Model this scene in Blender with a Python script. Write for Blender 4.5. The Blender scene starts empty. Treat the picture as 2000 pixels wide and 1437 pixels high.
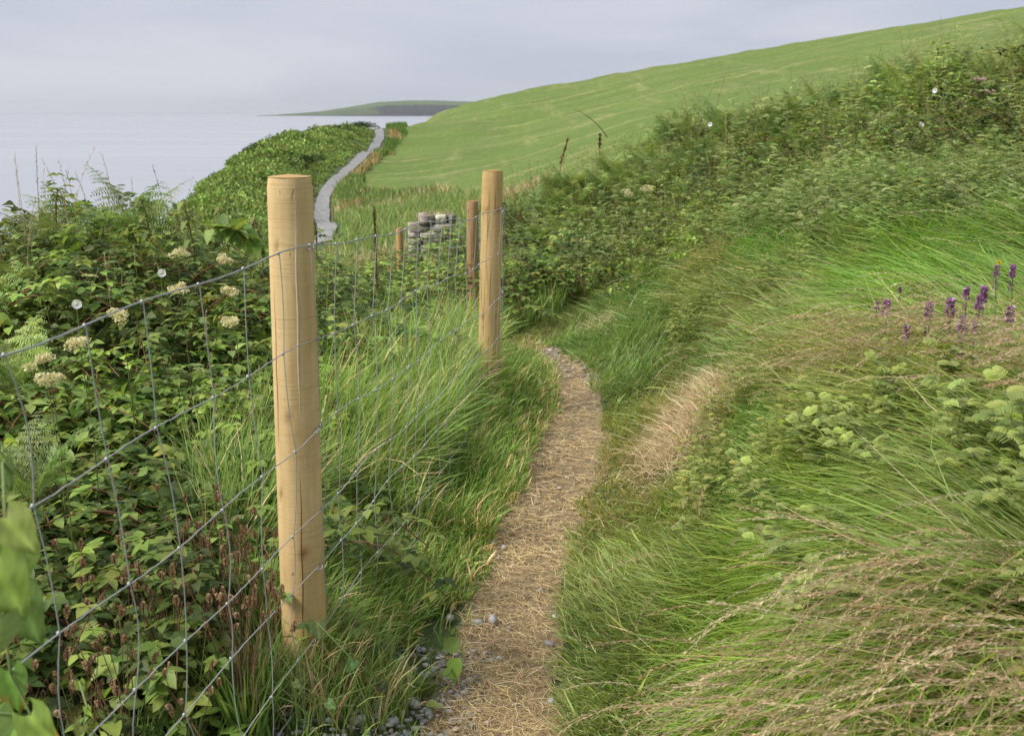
import bpy, math, numpy as np
from mathutils import Vector
R = math.radians
rng = np.random.default_rng(11)
scene = bpy.context.scene
C = scene.collection

# ------------------------------------------------------------------ camera, sky, sun
EYE = 1.45; PITCH = math.atan(499.5/1900); FPX = 1900.0
cam = bpy.data.cameras.new('camera'); co = bpy.data.objects.new('camera', cam); C.objects.link(co)
cam.sensor_width = 36; cam.lens = FPX/2000*36; cam.clip_start = 0.05; cam.clip_end = 120000
co.location = (0, 0, EYE); co.rotation_euler = (math.pi/2-PITCH, 0, 0)
cam.dof.use_dof = True; cam.dof.focus_distance = 2.9; cam.dof.aperture_fstop = 9
scene.camera = co
SUN_EL, SUN_AZ = R(47), R(-112)          # azimuth measured from +Y towards +X: the sun is to the left, a little behind
sd = Vector((math.sin(SUN_AZ)*math.cos(SUN_EL), math.cos(SUN_AZ)*math.cos(SUN_EL), math.sin(SUN_EL)))
sl = bpy.data.lights.new('sun', 'SUN'); sl.energy = 3.3; sl.angle = R(22); sl.color = (1, .94, .84)
so = bpy.data.objects.new('sun', sl); C.objects.link(so); so.rotation_euler = sd.to_track_quat('Z', 'Y').to_euler()
w = bpy.data.worlds.new('World'); scene.world = w; w.use_nodes = True
nt = w.node_tree; N = nt.nodes; Lk = nt.links; N.clear()
out = N.new('ShaderNodeOutputWorld'); bg = N.new('ShaderNodeBackground'); sky = N.new('ShaderNodeTexSky')
sky.sky_type = 'NISHITA'; sky.sun_disc = False; sky.sun_elevation = SUN_EL; sky.sun_rotation = SUN_AZ
tc = N.new('ShaderNodeTexCoord'); mp = N.new('ShaderNodeMapping'); mp.inputs['Scale'].default_value = (1, 1, 5.5)
nz = N.new('ShaderNodeTexNoise'); nz.inputs['Scale'].default_value = 2.6; nz.inputs['Detail'].default_value = 5
nz.inputs['Roughness'].default_value = .5; nz.inputs['Distortion'].default_value = .3
cr = N.new('ShaderNodeValToRGB'); cr.color_ramp.elements[0].position = .36; cr.color_ramp.elements[1].position = .64
cr.color_ramp.elements[0].color = (5.45, 5.85, 7.0, 1); cr.color_ramp.elements[1].color = (6.9, 7.15, 7.9, 1)   # grey overcast sheet
mx = N.new('ShaderNodeMixRGB'); mx.inputs[0].default_value = .93
Lk.new(tc.outputs['Generated'], mp.inputs[0]); Lk.new(mp.outputs[0], nz.inputs['Vector']); Lk.new(nz.outputs[0], cr.inputs[0])
Lk.new(sky.outputs[0], mx.inputs[1]); Lk.new(cr.outputs[0], mx.inputs[2]); Lk.new(mx.outputs[0], bg.inputs[0])
bg.inputs[1].default_value = .076; Lk.new(bg.outputs[0], out.inputs[0])
vs = scene.view_settings; vs.view_transform = 'Standard'; vs.look = 'None'; vs.exposure = 0.4; vs.gamma = 1
scene.cycles.max_bounces = 6; scene.cycles.transparent_max_bounces = 4; scene.cycles.diffuse_bounces = 3
scene.cycles.use_denoising = True

# ------------------------------------------------------------------ small maths
def ray(px, py):
    X = (px-1000)/FPX; Y = (718.5-py)/FPX
    return np.array([X, math.cos(PITCH)+math.sin(PITCH)*Y, -math.sin(PITCH)+math.cos(PITCH)*Y])
def at(px, py, r):
    d = ray(px, py); return d*(r/math.hypot(d[0], d[1])) + np.array([0, 0, EYE])
def at_z(px, py, z):
    d = ray(px, py); return d*((z)/d[2]) + np.array([0, 0, EYE])
def nrm(a): return a/np.maximum(np.linalg.norm(a, axis=-1, keepdims=True), 1e-9)
def vnoise(x, y, s=1.0, seed=0, octv=3):
    x = np.asarray(x, float)*s; y = np.asarray(y, float)*s; tot = 0; amp = 1; nrmz = 0
    for o in range(octv):
        xi = np.floor(x).astype(np.int64); yi = np.floor(y).astype(np.int64); fx = x-xi; fy = y-yi
        fx = fx*fx*(3-2*fx); fy = fy*fy*(3-2*fy)
        def h(a, b):
            n = (a*374761393+b*668265263+(seed+o)*2147483647) & 0xffffffff
            n = ((n ^ (n >> 13))*1274126177) & 0xffffffff
            return ((n ^ (n >> 16)) & 0xffff)/65535.
        v = (h(xi, yi)*(1-fx)+h(xi+1, yi)*fx)*(1-fy)+(h(xi, yi+1)*(1-fx)+h(xi+1, yi+1)*fx)*fy
        tot = tot+v*amp; nrmz += amp; amp *= .5; x = x*2.03; y = y*2.03
    return tot/nrmz*2-1

# ------------------------------------------------------------------ terrain: spline through surveyed points
ctl = []
def cpt(p): ctl.append((p[0], p[1], p[2]-EYE))
def A(px, r, z):                     # bearing of a picture column, distance, height under the eye
    X = (px-1000)/FPX*1.03; a = math.atan(X); ctl.append((r*math.sin(a), r*math.cos(a), z))
def B(deg, r, z): ctl.append((r*math.sin(R(deg)), r*math.cos(R(deg)), z))
for px, py, z in [(980,1437,-1.42),(1040,1200,-1.42),(1110,1000,-1.42),(1150,850,-1.43),(1130,740,-1.46),(1075,690,-1.52),
                  (800,1200,-1.42),(850,950,-1.40),(900,800,-1.42),
                  (1300,1437,-1.37),(1330,1200,-1.30),(1500,1437,-1.22),(1750,1437,-1.10),(2000,1437,-.98),(1500,1150,-1.16),(2000,1100,-.88),
                  (1270,900,-1.37),(1500,850,-1.10),(1320,760,-1.30)]: cpt(at_z(px, py, z))
for px, py, r in [(2000,750,3.3),(2000,500,5.0),(1700,500,5.5),(1500,550,5.6),(1300,610,6.1),(1750,700,3.8),
                  (1400,430,8),(1600,360,8.3),(2000,330,7.5),(1180,600,7.4),
                  (1040,630,7.6),(960,570,10),(590,1305,2.1),(540,1310,2.15),(640,1330,2.12),(950,745,4.5),(900,760,4.5),(985,745,4.55),(950,720,4.8),
                  (850,385,40),(850,300,70),(850,240,110),(850,217,150),(1000,184,150),(1000,260,90),(1000,330,52),(1250,137,140),(1250,225,60),(1250,262,34),
                  (1500,95,130),(1500,145,80),(1500,200,42),(1750,55,125),(1750,110,70),(1750,160,38),(2000,14,120),(2000,50,70),(2000,90,38),
                  (900,430,30),(750,430,32),(900,400,36),(700,385,48),(745,310,78),(800,245,112),(780,340,60),
                  (640,447,40),(625,405,50),(665,345,62),(720,300,78),(744,270,90),(735,251,100),
                  (600,262,95),(540,288,85),(480,314,75),(440,336,65),(395,365,56),(330,410,42),(560,340,60),(500,410,40),(600,410,43),(400,420,36),(660,260,96)]:
    cpt(at(px, py, r))
for px, r, z in [(843,13,-2.6),(900,20,-3.0),(780,12,-2.5),(923,7.6,-1.9),(700,8,-1.95),(600,10,-2.5),(750,10,-2.3),(600,20,-4.1),(400,5,-1.6),(400,10,-2.7),(400,20,-4.9),
                 (100,1.2,-1.42),(100,3,-1.52),(100,5.4,-1.62),(100,9,-3.2),(300,3,-1.5),(600,3.5,-1.46),(600,6,-1.7),(300,7,-2.0),
                 (0,16,-7),(200,30,-11),(0,60,-28),(440,95,-22),(320,65,-20),(540,120,-17),(600,140,-17),(740,135,-7),(740,210,-25),(250,40,-14),
                 (850,260,-9),(1000,260,-3),(1500,260,3),(2000,260,12),(850,420,-45),(1250,420,-45),(2000,420,-45),(1250,250,1),
                 (1050,10.3,-1.75),(1200,10,-1.38),(1400,10.4,-.9),(1600,10,-.62),(2000,9.4,-.3),(1800,10,-.45),
                 (1200,20,-1.7),(1050,20,-2.6),(1600,20,-.5),(2000,20,.4),(0,0.6,-1.42),(1000,.6,-1.42),(2000,.7,-1.25),(1000,1.2,-1.42)]: A(px, r, z)
for d, r, z in [(-60,2,-1.5),(-60,6,-2.2),(-60,20,-10),(-60,80,-40),(-90,5,-1.7),(-90,15,-6),(-90,60,-35),(-135,5,-1.5),(-135,20,-5),(-135,90,-35),
                (180,5,-1.3),(180,20,-.8),(180,120,2),(135,5,-.7),(135,25,1.5),(135,120,9),(90,1.5,-1.05),(90,3,-.8),(90,10,.2),(90,50,4.5),(90,150,12),
                (45,2,-.95),(45,5,-.55),(45,12,.1),(45,45,3.6),(45,130,15),(-150,400,-45),(-90,400,-45),(-30,400,-45),(30,420,-45),(90,420,-45),(150,420,-45),(-45,120,-45),(-20,200,-42)]: B(d, r, z)
ctl = np.array(ctl)
def feat(x, y):
    r = np.hypot(x, y); a = np.arctan2(x, y)
    return np.stack([2.2*np.sin(a), 2.2*np.cos(a), np.log(r+1.)], -1)
F = feat(ctl[:, 0], ctl[:, 1]); rr = np.hypot(ctl[:, 0], ctl[:, 1]); val = ctl[:, 2]/(rr+1.)
n = len(F); K = np.linalg.norm(F[:, None]-F[None], axis=-1)+np.eye(n)*-0.012
P1 = np.hstack([np.ones((n, 1)), F]); M = np.block([[K, P1], [P1.T, np.zeros((4, 4))]])
sol = np.linalg.solve(M, np.concatenate([val, np.zeros(4)]))
def zraw(x, y):
    f = feat(x, y); s = np.empty(len(f))
    for i in range(0, len(f), 20000):
        g = f[i:i+20000]; s[i:i+20000] = np.linalg.norm(g[:, None]-F[None], axis=-1)@sol[:n]+sol[n]+g@sol[n+1:]
    r = np.hypot(x, y); z = s*(r+1.)
    z = z+vnoise(x, y, 1.3, 3)*.03*np.clip(r/3, .4, 1)+vnoise(x, y, .22, 5)*np.clip(r*.004, 0, .35)
    return z
azs = np.radians(np.concatenate([np.arange(-180, -42, 3), np.arange(-42, 42, .2), np.arange(42, 180.1, 3)]))
lrs = np.log(np.concatenate([[.12, .3, .5, .7, .85], np.exp(np.linspace(math.log(1.0), math.log(430), 250))]))
AZ, LR = np.meshgrid(azs, lrs, indexing='ij'); GX = np.exp(LR)*np.sin(AZ); GY = np.exp(LR)*np.cos(AZ)
GZ = zraw(GX.ravel(), GY.ravel()).reshape(GX.shape)+EYE
for px_, py_, r_, z_, w_ in ((590,1290,2.1,-1.255,.34),(950,720,4.5,-1.30,.5)):      # small swells the posts stand on
    q_ = at(px_, py_, r_); k_ = (np.argmin(np.abs(azs-math.atan2(q_[0], q_[1]))), np.argmin(np.abs(lrs-math.log(r_)))); d_ = z_+EYE-GZ[k_]
    GZ += d_*np.exp(-((GX-q_[0])**2+(GY-q_[1])**2)/w_**2)
GZ[-1] = GZ[0]
def Z(x, y):
    x = np.asarray(x, float); y = np.asarray(y, float)
    a = np.arctan2(x, y); l = np.log(np.maximum(np.hypot(x, y), .121))
    i = np.clip(np.searchsorted(azs, a)-1, 0, len(azs)-2); j = np.clip(np.searchsorted(lrs, l)-1, 0, len(lrs)-2)
    u = np.clip((a-azs[i])/(azs[i+1]-azs[i]), 0, 1); v = np.clip((l-lrs[j])/(lrs[j+1]-lrs[j]), 0, 1)
    return (GZ[i, j]*(1-u)+GZ[i+1, j]*u)*(1-v)+(GZ[i, j+1]*(1-u)+GZ[i+1, j+1]*u)*v
def normal(x, y):
    e = .12; dx = (Z(x+e, y)-Z(x-e, y))/(2*e); dy = (Z(x, y+e)-Z(x, y-e))/(2*e)
    return nrm(np.stack([-dx, -dy, np.ones_like(dx)], -1))
def hit(px, py, rmin=1.0, lift=0.0):
    d = ray(px, py); d = d/math.hypot(d[0], d[1]); t = np.exp(np.linspace(math.log(rmin), math.log(300), 3000))
    g = EYE+d[2]*t-(Z(d[0]*t, d[1]*t)+lift); k = np.argmax(g < 0)
    if g[k] >= 0: k = len(t)-1
    return np.array([d[0]*t[k], d[1]*t[k], EYE+d[2]*t[k]])
def project(x, y, z):
    c, s = math.cos(PITCH), math.sin(PITCH); zz = z-EYE; f = y*c-zz*s; u = y*s+zz*c
    return 1000+FPX*x/f, 718.5-FPX*u/f

# ------------------------------------------------------------------ mesh kit (all quads, one colour per vertex)
class G:
    def __init__(s): s.V = []; s.F = []; s.C = []; s.n = 0
    def add(s, V, Fq, Cc):
        V = np.asarray(V, float).reshape(-1, 3); Fq = np.asarray(Fq, np.int64).reshape(-1, 4); Cc = np.broadcast_to(np.asarray(Cc, float), V.shape)
        s.V.append(V); s.F.append(Fq+s.n); s.C.append(Cc); s.n += len(V)
    def arr(s): return np.concatenate(s.V), np.concatenate(s.F), np.concatenate(s.C)
    def mesh(s, name, mat, smooth=False):
        V, Fq, Cc = s.arr(); me = bpy.data.meshes.new(name)
        me.vertices.add(len(V)); me.vertices.foreach_set('co', V.astype(np.float32).ravel())
        me.loops.add(len(Fq)*4); me.loops.foreach_set('vertex_index', Fq.astype(np.int32).ravel())
        me.polygons.add(len(Fq)); me.polygons.foreach_set('loop_start', np.arange(0, len(Fq)*4, 4, dtype=np.int32))
        me.polygons.foreach_set('loop_total', np.full(len(Fq), 4, np.int32))
        if smooth: me.polygons.foreach_set('use_smooth', np.ones(len(Fq), bool))
        me.update(calc_edges=True)
        ca = me.color_attributes.new('Col', 'FLOAT_COLOR', 'POINT')
        ca.data.foreach_set('color', np.hstack([Cc, np.ones((len(Cc), 1))]).astype(np.float32).ravel())
        me.materials.append(mat); return me
    def build(s, name, mat, parent=None, smooth=False):
        o = bpy.data.objects.new(name, s.mesh(name, mat, smooth)); C.objects.link(o)
        if parent: o.parent = parent
        return o
def tag(o, label=None, cat=None, group=None, kind=None):
    if label: o['label'] = label
    if cat: o['category'] = cat
    if group: o['group'] = group
    if kind: o['kind'] = kind
    return o
def thing(name, label, cat, loc, rz=0, group=None):
    o = bpy.data.objects.new(name, None); C.objects.link(o); o.location = [float(v) for v in loc]; o.rotation_euler = (0, 0, rz)
    o.empty_display_size = .1
    return tag(o, label, cat, group)
def place(name, me, parent=None, loc=(0, 0, 0), rot=(0, 0, 0), s=1):
    o = bpy.data.objects.new(name, me); C.objects.link(o)
    if parent: o.parent = parent
    o.location = [float(v) for v in loc]; o.rotation_euler = rot; o.scale = (s, s, s) if np.isscalar(s) else s
    return o
def copy_thing(src, loc, rz, s, label, group=None):
    o = src.copy(); C.objects.link(o); o.location = [float(v) for v in loc]; o.rotation_euler = (0, 0, rz); o.scale = (s, s, s)
    o['label'] = label
    if group: o['group'] = group
    for ch in src.children:
        c = ch.copy(); C.objects.link(c); c.parent = o
        for g in ch.children:
            d = g.copy(); C.objects.link(d); d.parent = c
    return o
def blades(g, P, L, W, yaw, a0, a1, col, tip=None, up=None, K=4, curl=0., face=None):
    n = len(P); P = np.asarray(P, float)
    L = np.broadcast_to(L, n).astype(float); W = np.broadcast_to(W, n).astype(float); a0 = np.broadcast_to(a0, n); a1 = np.broadcast_to(a1, n)
    curl = np.broadcast_to(curl, n); yaw = np.broadcast_to(yaw, n)
    if up is None: up = np.broadcast_to(np.array([0, 0, 1.]), (n, 3))
    c = P.copy(); rows = []; fc = rng.uniform(-.9, .9, n) if face is None else np.broadcast_to(face, n)
    for k in range(K+1):
        t = k/K; ya = yaw+curl*t; th = a0+(a1-a0)*t
        d = np.stack([np.sin(ya), np.cos(ya), np.zeros(n)], -1)
        d = nrm(d-up*np.sum(d*up, -1, keepdims=True)); s = np.cross(d, up)
        tg = d*np.sin(th)[:, None]+up*np.cos(th)[:, None]; nn = np.cross(s, tg)
        side = s*np.cos(fc)[:, None]+nn*np.sin(fc)[:, None]
        ww = (W*(1-.93*t**1.6)*(.65+.35*min(1, t*4)))[:, None]*.5
        rows += [c-side*ww, c+side*ww]; c = c+tg*(L/K)[:, None]
    V = np.stack(rows, 1)
    base = np.array([[2*k, 2*k+1, 2*k+3, 2*k+2] for k in range(K)])
    Fq = (np.arange(n)[:, None, None]*(2*(K+1))+base[None])
    col = np.broadcast_to(col, (n, 3)); tip = col if tip is None else np.broadcast_to(tip, (n, 3))
    tt = np.repeat(np.linspace(0, 1, K+1), 2)[None, :, None]
    g.add(V.reshape(-1, 3), Fq.reshape(-1, 4), (col[:, None]*(1-tt)+tip[:, None]*tt).reshape(-1, 3))
    return c
PROF = {'ovate': ([0, .28, .65, 1], [.08, 1, .72, .02]), 'heart': ([-.12, .12, .55, 1], [.55, 1, .72, .02]), 'lance': ([0, .3, .65, 1], [.2, 1, .8, .03]), 'round': ([0, .3, .75, 1], [.15, .95, .95, .35])}
def leaves(g, P, D, U, L, W, col, prof='ovate', droop=.25, fold=.25):
    P = np.asarray(P, float); n = len(P); D = nrm(np.asarray(D, float)); U = nrm(np.asarray(U, float)); S = nrm(np.cross(D, U)); U = np.cross(S, D)
    L = np.broadcast_to(L, n)[:, None]; W = np.broadcast_to(W, n)[:, None]; rows = []
    for t, p in zip(*PROF[prof]):
        c = P+D*L*t-U*L*droop*t*abs(t); hw = W*.5*p
        rows += [c-S*hw+U*hw*fold, c, c+S*hw+U*hw*fold]
    V = np.stack(rows, 1); base = np.array([[3*k+j, 3*k+j+1, 3*k+j+4, 3*k+j+3] for k in range(3) for j in range(2)])
    Fq = np.arange(n)[:, None, None]*12+base[None]
    col = np.broadcast_to(col, (n, 3)); g.add(V.reshape(-1, 3), Fq.reshape(-1, 4), np.repeat(col, 12, 0))
def leaf2(g, P, D, U, L, W, col):            # a small kite-shaped leaf for things far away
    P = np.asarray(P, float); n = len(P); D = nrm(D); S = nrm(np.cross(D, U)); L = np.broadcast_to(L, n)[:, None]; W = np.broadcast_to(W, n)[:, None]
    V = np.stack([P, P+D*L*.45-S*W*.5, P+D*L, P+D*L*.45+S*W*.5], 1); V[:, 2] -= nrm(U)*L*.15
    g.add(V.reshape(-1, 3), np.arange(n*4).reshape(-1, 4), np.repeat(np.broadcast_to(col, (n, 3)), 4, 0))
def tube(g, pts, rad, col, m=5):
    pts = np.asarray(pts, float); k = len(pts); rad = np.broadcast_to(rad, k); T = nrm(np.gradient(pts, axis=0))
    a = np.array([0, 0, 1.]) if abs(T[0][2]) < .9 else np.array([1., 0, 0]); V = []
    for i in range(k):
        s = nrm(np.cross(T[i], a)); a = np.cross(s, T[i])
        an = np.arange(m)*2*math.pi/m; V.append(pts[i]+rad[i]*(np.cos(an)[:, None]*s+np.sin(an)[:, None]*a))
    Fq = [[i*m+j, i*m+(j+1) % m, (i+1)*m+(j+1) % m, (i+1)*m+j] for i in range(k-1) for j in range(m)]
    g.add(np.concatenate(V), Fq, col)
def blob(g, c, rad, col, m=7, rings=4, jit=0.0):
    V = []; c = np.asarray(c, float); rad = np.broadcast_to(np.asarray(rad, float), 3)
    for i in range(rings+1):
        th = math.pi*i/rings; 
        for j in range(m):
            ph = 2*math.pi*j/m; q = np.array([math.sin(th)*math.cos(ph), math.sin(th)*math.sin(ph), math.cos(th)])
            V.append(c+q*rad*(1+rng.uniform(-jit, jit)*(0 < i < rings)))
    g.add(V, [[i*m+j, (i+1)*m+j, (i+1)*m+(j+1) % m, i*m+(j+1) % m] for i in range(rings) for j in range(m)], col)
def stamp(g, proto, P, yaw, s, tilt=0., tyaw=0., cj=None):
    V, Fq, Cc = proto; n = len(P); c, sn = np.cos(yaw), np.sin(yaw); s = np.broadcast_to(s, n)[:, None, None]
    X = V[None, :, 0]*c[:, None]-V[None, :, 1]*sn[:, None]; Y = V[None, :, 0]*sn[:, None]+V[None, :, 1]*c[:, None]; Zz = np.broadcast_to(V[None, :, 2], X.shape)
    W3 = np.stack([X, Y, Zz], -1)*s
    if np.any(tilt):
        tilt = np.broadcast_to(tilt, n); tyaw = np.broadcast_to(tyaw, n); ax = np.stack([np.cos(tyaw), -np.sin(tyaw), np.zeros(n)], -1)[:, None]
        ct, st = np.cos(tilt)[:, None, None], np.sin(tilt)[:, None, None]
        W3 = W3*ct-np.cross(np.broadcast_to(ax, W3.shape), W3)*st*1.0+ax*np.sum(ax*W3, -1, keepdims=True)*(1-ct)
    W3 = W3+np.asarray(P)[:, None]
    Cf = np.broadcast_to(Cc[None], W3.shape) if cj is None else Cc[None]*cj[:, None]
    g.add(W3.reshape(-1, 3), (np.arange(n)[:, None, None]*len(V)+Fq[None]).reshape(-1, 4), Cf.reshape(-1, 3))
def pick(cols, n, jit=.18):
    cols = np.array(cols); c = cols[rng.integers(0, len(cols), n)]
    return np.clip(c*(1+rng.normal(0, jit, (n, 1)))*(1+rng.normal(0, jit*.3, (n, 3))), .002, .9)
def rdir(n, zb=0., zs=1.):
    v = rng.normal(0, 1, (n, 3)); v[:, 2] = v[:, 2]*zs+zb; return nrm(v)

# ------------------------------------------------------------------ materials
def newmat(name):
    m = bpy.data.materials.new(name); m.use_nodes = True; nt = m.node_tree
    return m, nt.nodes, nt.links, nt.nodes['Principled BSDF']
def foliage(name, rough=.55, trans=.35, spec=.35, gain=1.4, tint=(1, 1, 1)):
    m, N, Lk, b = newmat(name); at_ = N.new('ShaderNodeVertexColor'); at_.layer_name = 'Col'
    nz = N.new('ShaderNodeTexNoise'); nz.inputs['Scale'].default_value = 60; nz.inputs['Detail'].default_value = 3
    mr = N.new('ShaderNodeMapRange'); mr.inputs[3].default_value = .75*gain; mr.inputs[4].default_value = 1.25*gain
    hs = N.new('ShaderNodeMixRGB'); hs.blend_type = 'MULTIPLY'; hs.inputs[0].default_value = 1
    g = N.new('ShaderNodeTexCoord'); Lk.new(g.outputs['Object'], nz.inputs['Vector']); Lk.new(nz.outputs[0], mr.inputs[0])
    Lk.new(at_.outputs[0], hs.inputs[1]); Lk.new(mr.outputs[0], hs.inputs[2]); 
    tn = N.new('ShaderNodeMixRGB'); tn.blend_type = 'MULTIPLY'; tn.inputs[0].default_value = 1; tn.inputs[2].default_value = (*tint, 1); Lk.new(hs.outputs[0], tn.inputs[1]); hs = tn; Lk.new(hs.outputs[0], b.inputs['Base Color'])
    b.inputs['Roughness'].default_value = rough; b.inputs['Specular IOR Level'].default_value = spec
    if trans:
        tr = N.new('ShaderNodeBsdfTranslucent'); ms = N.new('ShaderNodeMixShader'); ms.inputs[0].default_value = trans
        ty = N.new('ShaderNodeMixRGB'); ty.blend_type = 'MULTIPLY'; ty.inputs[0].default_value = 1; ty.inputs[2].default_value = (1.25, 1.2, .7, 1)
        Lk.new(hs.outputs[0], ty.inputs[1]); Lk.new(ty.outputs[0], tr.inputs[0])
        Lk.new(b.outputs[0], ms.inputs[1]); Lk.new(tr.outputs[0], ms.inputs[2]); Lk.new(ms.outputs[0], N['Material Output'].inputs[0])
    return m
M_leaf = foliage('leaf', .5, .35, .3, 2.2, (1.05, .96, 1.05)); M_grass = foliage('grass_blade', .55, .33, .25, 2.1, (1.08, .97, 1.12)); M_dry = foliage('dry_grass', .7, .25, .2, 1.4)
M_far = foliage('far_scrub', .75, .2, .08, 2.35, (1.0, .94, 1.05)); M_petal = foliage('petal', .6, .3, .2, 1.1); M_bark = foliage('stem', .7, 0, .2, 1.2); M_stonecol = foliage('loose_stone', .85, 0, .25, .85)
def ground_mat():
    m, N, Lk, b = newmat('soil_and_thatch'); tc = N.new('ShaderNodeTexCoord'); n1 = N.new('ShaderNodeTexNoise'); n1.inputs['Scale'].default_value = 9; n1.inputs['Detail'].default_value = 8
    cr = N.new('ShaderNodeValToRGB'); e = cr.color_ramp.elements; e[0].position = .35; e[0].color = (.05, .07, .022, 1); e[1].position = .7; e[1].color = (.11, .15, .045, 1)
    Lk.new(tc.outputs['Object'], n1.inputs['Vector']); Lk.new(n1.outputs[0], cr.inputs[0]); Lk.new(cr.outputs[0], b.inputs['Base Color']); b.inputs['Roughness'].default_value = .95
    bp = N.new('ShaderNodeBump'); bp.inputs['Distance'].default_value = .03; Lk.new(n1.outputs[0], bp.inputs['Height']); Lk.new(bp.outputs[0], b.inputs['Normal']); return m
def field_mat():
    m, N, Lk, b = newmat('mown_field'); tc = N.new('ShaderNodeTexCoord')
    def noise(scale, sc, rot, det=5, rough=.6):
        mp = N.new('ShaderNodeMapping'); mp.inputs['Scale'].default_value = sc; mp.inputs['Rotation'].default_value = (0, 0, rot)
        q = N.new('ShaderNodeTexNoise'); q.inputs['Scale'].default_value = scale; q.inputs['Detail'].default_value = det; q.inputs['Roughness'].default_value = rough
        Lk.new(tc.outputs['Object'], mp.inputs[0]); Lk.new(mp.outputs[0], q.inputs['Vector']); return q
    a = noise(1.9, (1, 1, 0), 0, 9, .8); s1 = noise(.16, (.3, 3.2, 0), R(9), 5, .6); s2 = noise(.2, (3, .25, 0), R(-12), 5, .6)
    cr = N.new('ShaderNodeValToRGB'); e = cr.color_ramp.elements; e[0].position = .36; e[0].color = (.10, .16, .036, 1); e[1].position = .66; e[1].color = (.175, .235, .066, 1)
    Lk.new(a.outputs[0], cr.inputs[0]); pt = noise(.11, (1, 1.6, 0), R(20), 6, .6); pr_ = N.new('ShaderNodeMapRange'); pr_.inputs[1].default_value = .35; pr_.inputs[2].default_value = .65; pr_.inputs[3].default_value = .92; pr_.inputs[4].default_value = 1.08
    pm = N.new('ShaderNodeMixRGB'); pm.blend_type = 'MULTIPLY'; pm.inputs[0].default_value = 1; Lk.new(pt.outputs[0], pr_.inputs[0]); Lk.new(cr.outputs[0], pm.inputs[1]); Lk.new(pr_.outputs[0], pm.inputs[2]); last = pm.outputs[0]
    for q, lo, hi, f in ((s1, .53, .66, .7), (s2, .55, .68, .5)):
        r = N.new('ShaderNodeMapRange'); r.inputs[1].default_value = lo; r.inputs[2].default_value = hi; r.inputs[4].default_value = f
        x = N.new('ShaderNodeMixRGB'); x.inputs[2].default_value = (.40, .35, .17, 1); Lk.new(q.outputs[0], r.inputs[0])
        ml = N.new('ShaderNodeMath'); ml.operation = 'MULTIPLY'; Lk.new(r.outputs[0], ml.inputs[0]); mr2 = N.new('ShaderNodeMapRange'); mr2.inputs[1].default_value = .38; mr2.inputs[2].default_value = .6
        Lk.new(a.outputs[0], mr2.inputs[0]); Lk.new(mr2.outputs[0], ml.inputs[1]); Lk.new(ml.outputs[0], x.inputs[0]); Lk.new(last, x.inputs[1]); last = x.outputs[0]
    Lk.new(last, b.inputs['Base Color']); b.inputs['Roughness'].default_value = .9; b.inputs['Specular IOR Level'].default_value = .1
    bp = N.new('ShaderNodeBump'); bp.inputs['Distance'].default_value = .06; bp.inputs['Strength'].default_value = .3; Lk.new(a.outputs[0], bp.inputs['Height']); Lk.new(bp.outputs[0], b.inputs['Normal']); return m
def gravel_mat(name, c0, c1, scale):
    m, N, Lk, b = newmat(name); tc = N.new('ShaderNodeTexCoord'); n1 = N.new('ShaderNodeTexNoise'); n1.inputs['Scale'].default_value = scale; n1.inputs['Detail'].default_value = 8; n1.inputs['Roughness'].default_value = .7
    cr = N.new('ShaderNodeValToRGB'); e = cr.color_ramp.elements; e[0].position = .3; e[0].color = (*c0, 1); e[1].position = .7; e[1].color = (*c1, 1)
    Lk.new(tc.outputs['Object'], n1.inputs['Vector']); Lk.new(n1.outputs[0], cr.inputs[0]); Lk.new(cr.outputs[0], b.inputs['Base Color']); b.inputs['Roughness'].default_value = .95
    bp = N.new('ShaderNodeBump'); bp.inputs['Distance'].default_value = .02; Lk.new(n1.outputs[0], bp.inputs['Height']); Lk.new(bp.outputs[0], b.inputs['Normal']); return m
def sea_mat():
    m, N, Lk, b = newmat('calm_sea'); tc = N.new('ShaderNodeTexCoord'); b.inputs['Base Color'].default_value = (.18, .2, .25, 1); b.inputs['Specular IOR Level'].default_value = .6
    mp = N.new('ShaderNodeMapping'); mp.inputs['Scale'].default_value = (.0012, .006, 1); n1 = N.new('ShaderNodeTexNoise'); n1.inputs['Scale'].default_value = 1; n1.inputs['Detail'].default_value = 4
    Lk.new(tc.outputs['Object'], mp.inputs[0]); Lk.new(mp.outputs[0], n1.inputs['Vector'])
    r = N.new('ShaderNodeMapRange'); r.inputs[1].default_value = .35; r.inputs[2].default_value = .65; r.inputs[3].default_value = .18; r.inputs[4].default_value = .26; Lk.new(n1.outputs[0], r.inputs[0]); Lk.new(r.outputs[0], b.inputs['Roughness'])
    cr = N.new('ShaderNodeValToRGB'); e = cr.color_ramp.elements; e[0].position = .43; e[0].color = (.36, .375, .41, 1); e[1].position = .57; e[1].color = (.40, .415, .45, 1); Lk.new(n1.outputs[0], cr.inputs[0]); Lk.new(cr.outputs[0], b.inputs['Base Color'])
    n2 = N.new('ShaderNodeTexNoise'); n2.inputs['Scale'].default_value = .35; n2.inputs['Detail'].default_value = 5; Lk.new(tc.outputs['Object'], n2.inputs['Vector'])
    bp = N.new('ShaderNodeBump'); bp.inputs['Distance'].default_value = .15; bp.inputs['Strength'].default_value = .25; Lk.new(n2.outputs[0], bp.inputs['Height']); Lk.new(bp.outputs[0], b.inputs['Normal']); return m
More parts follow.
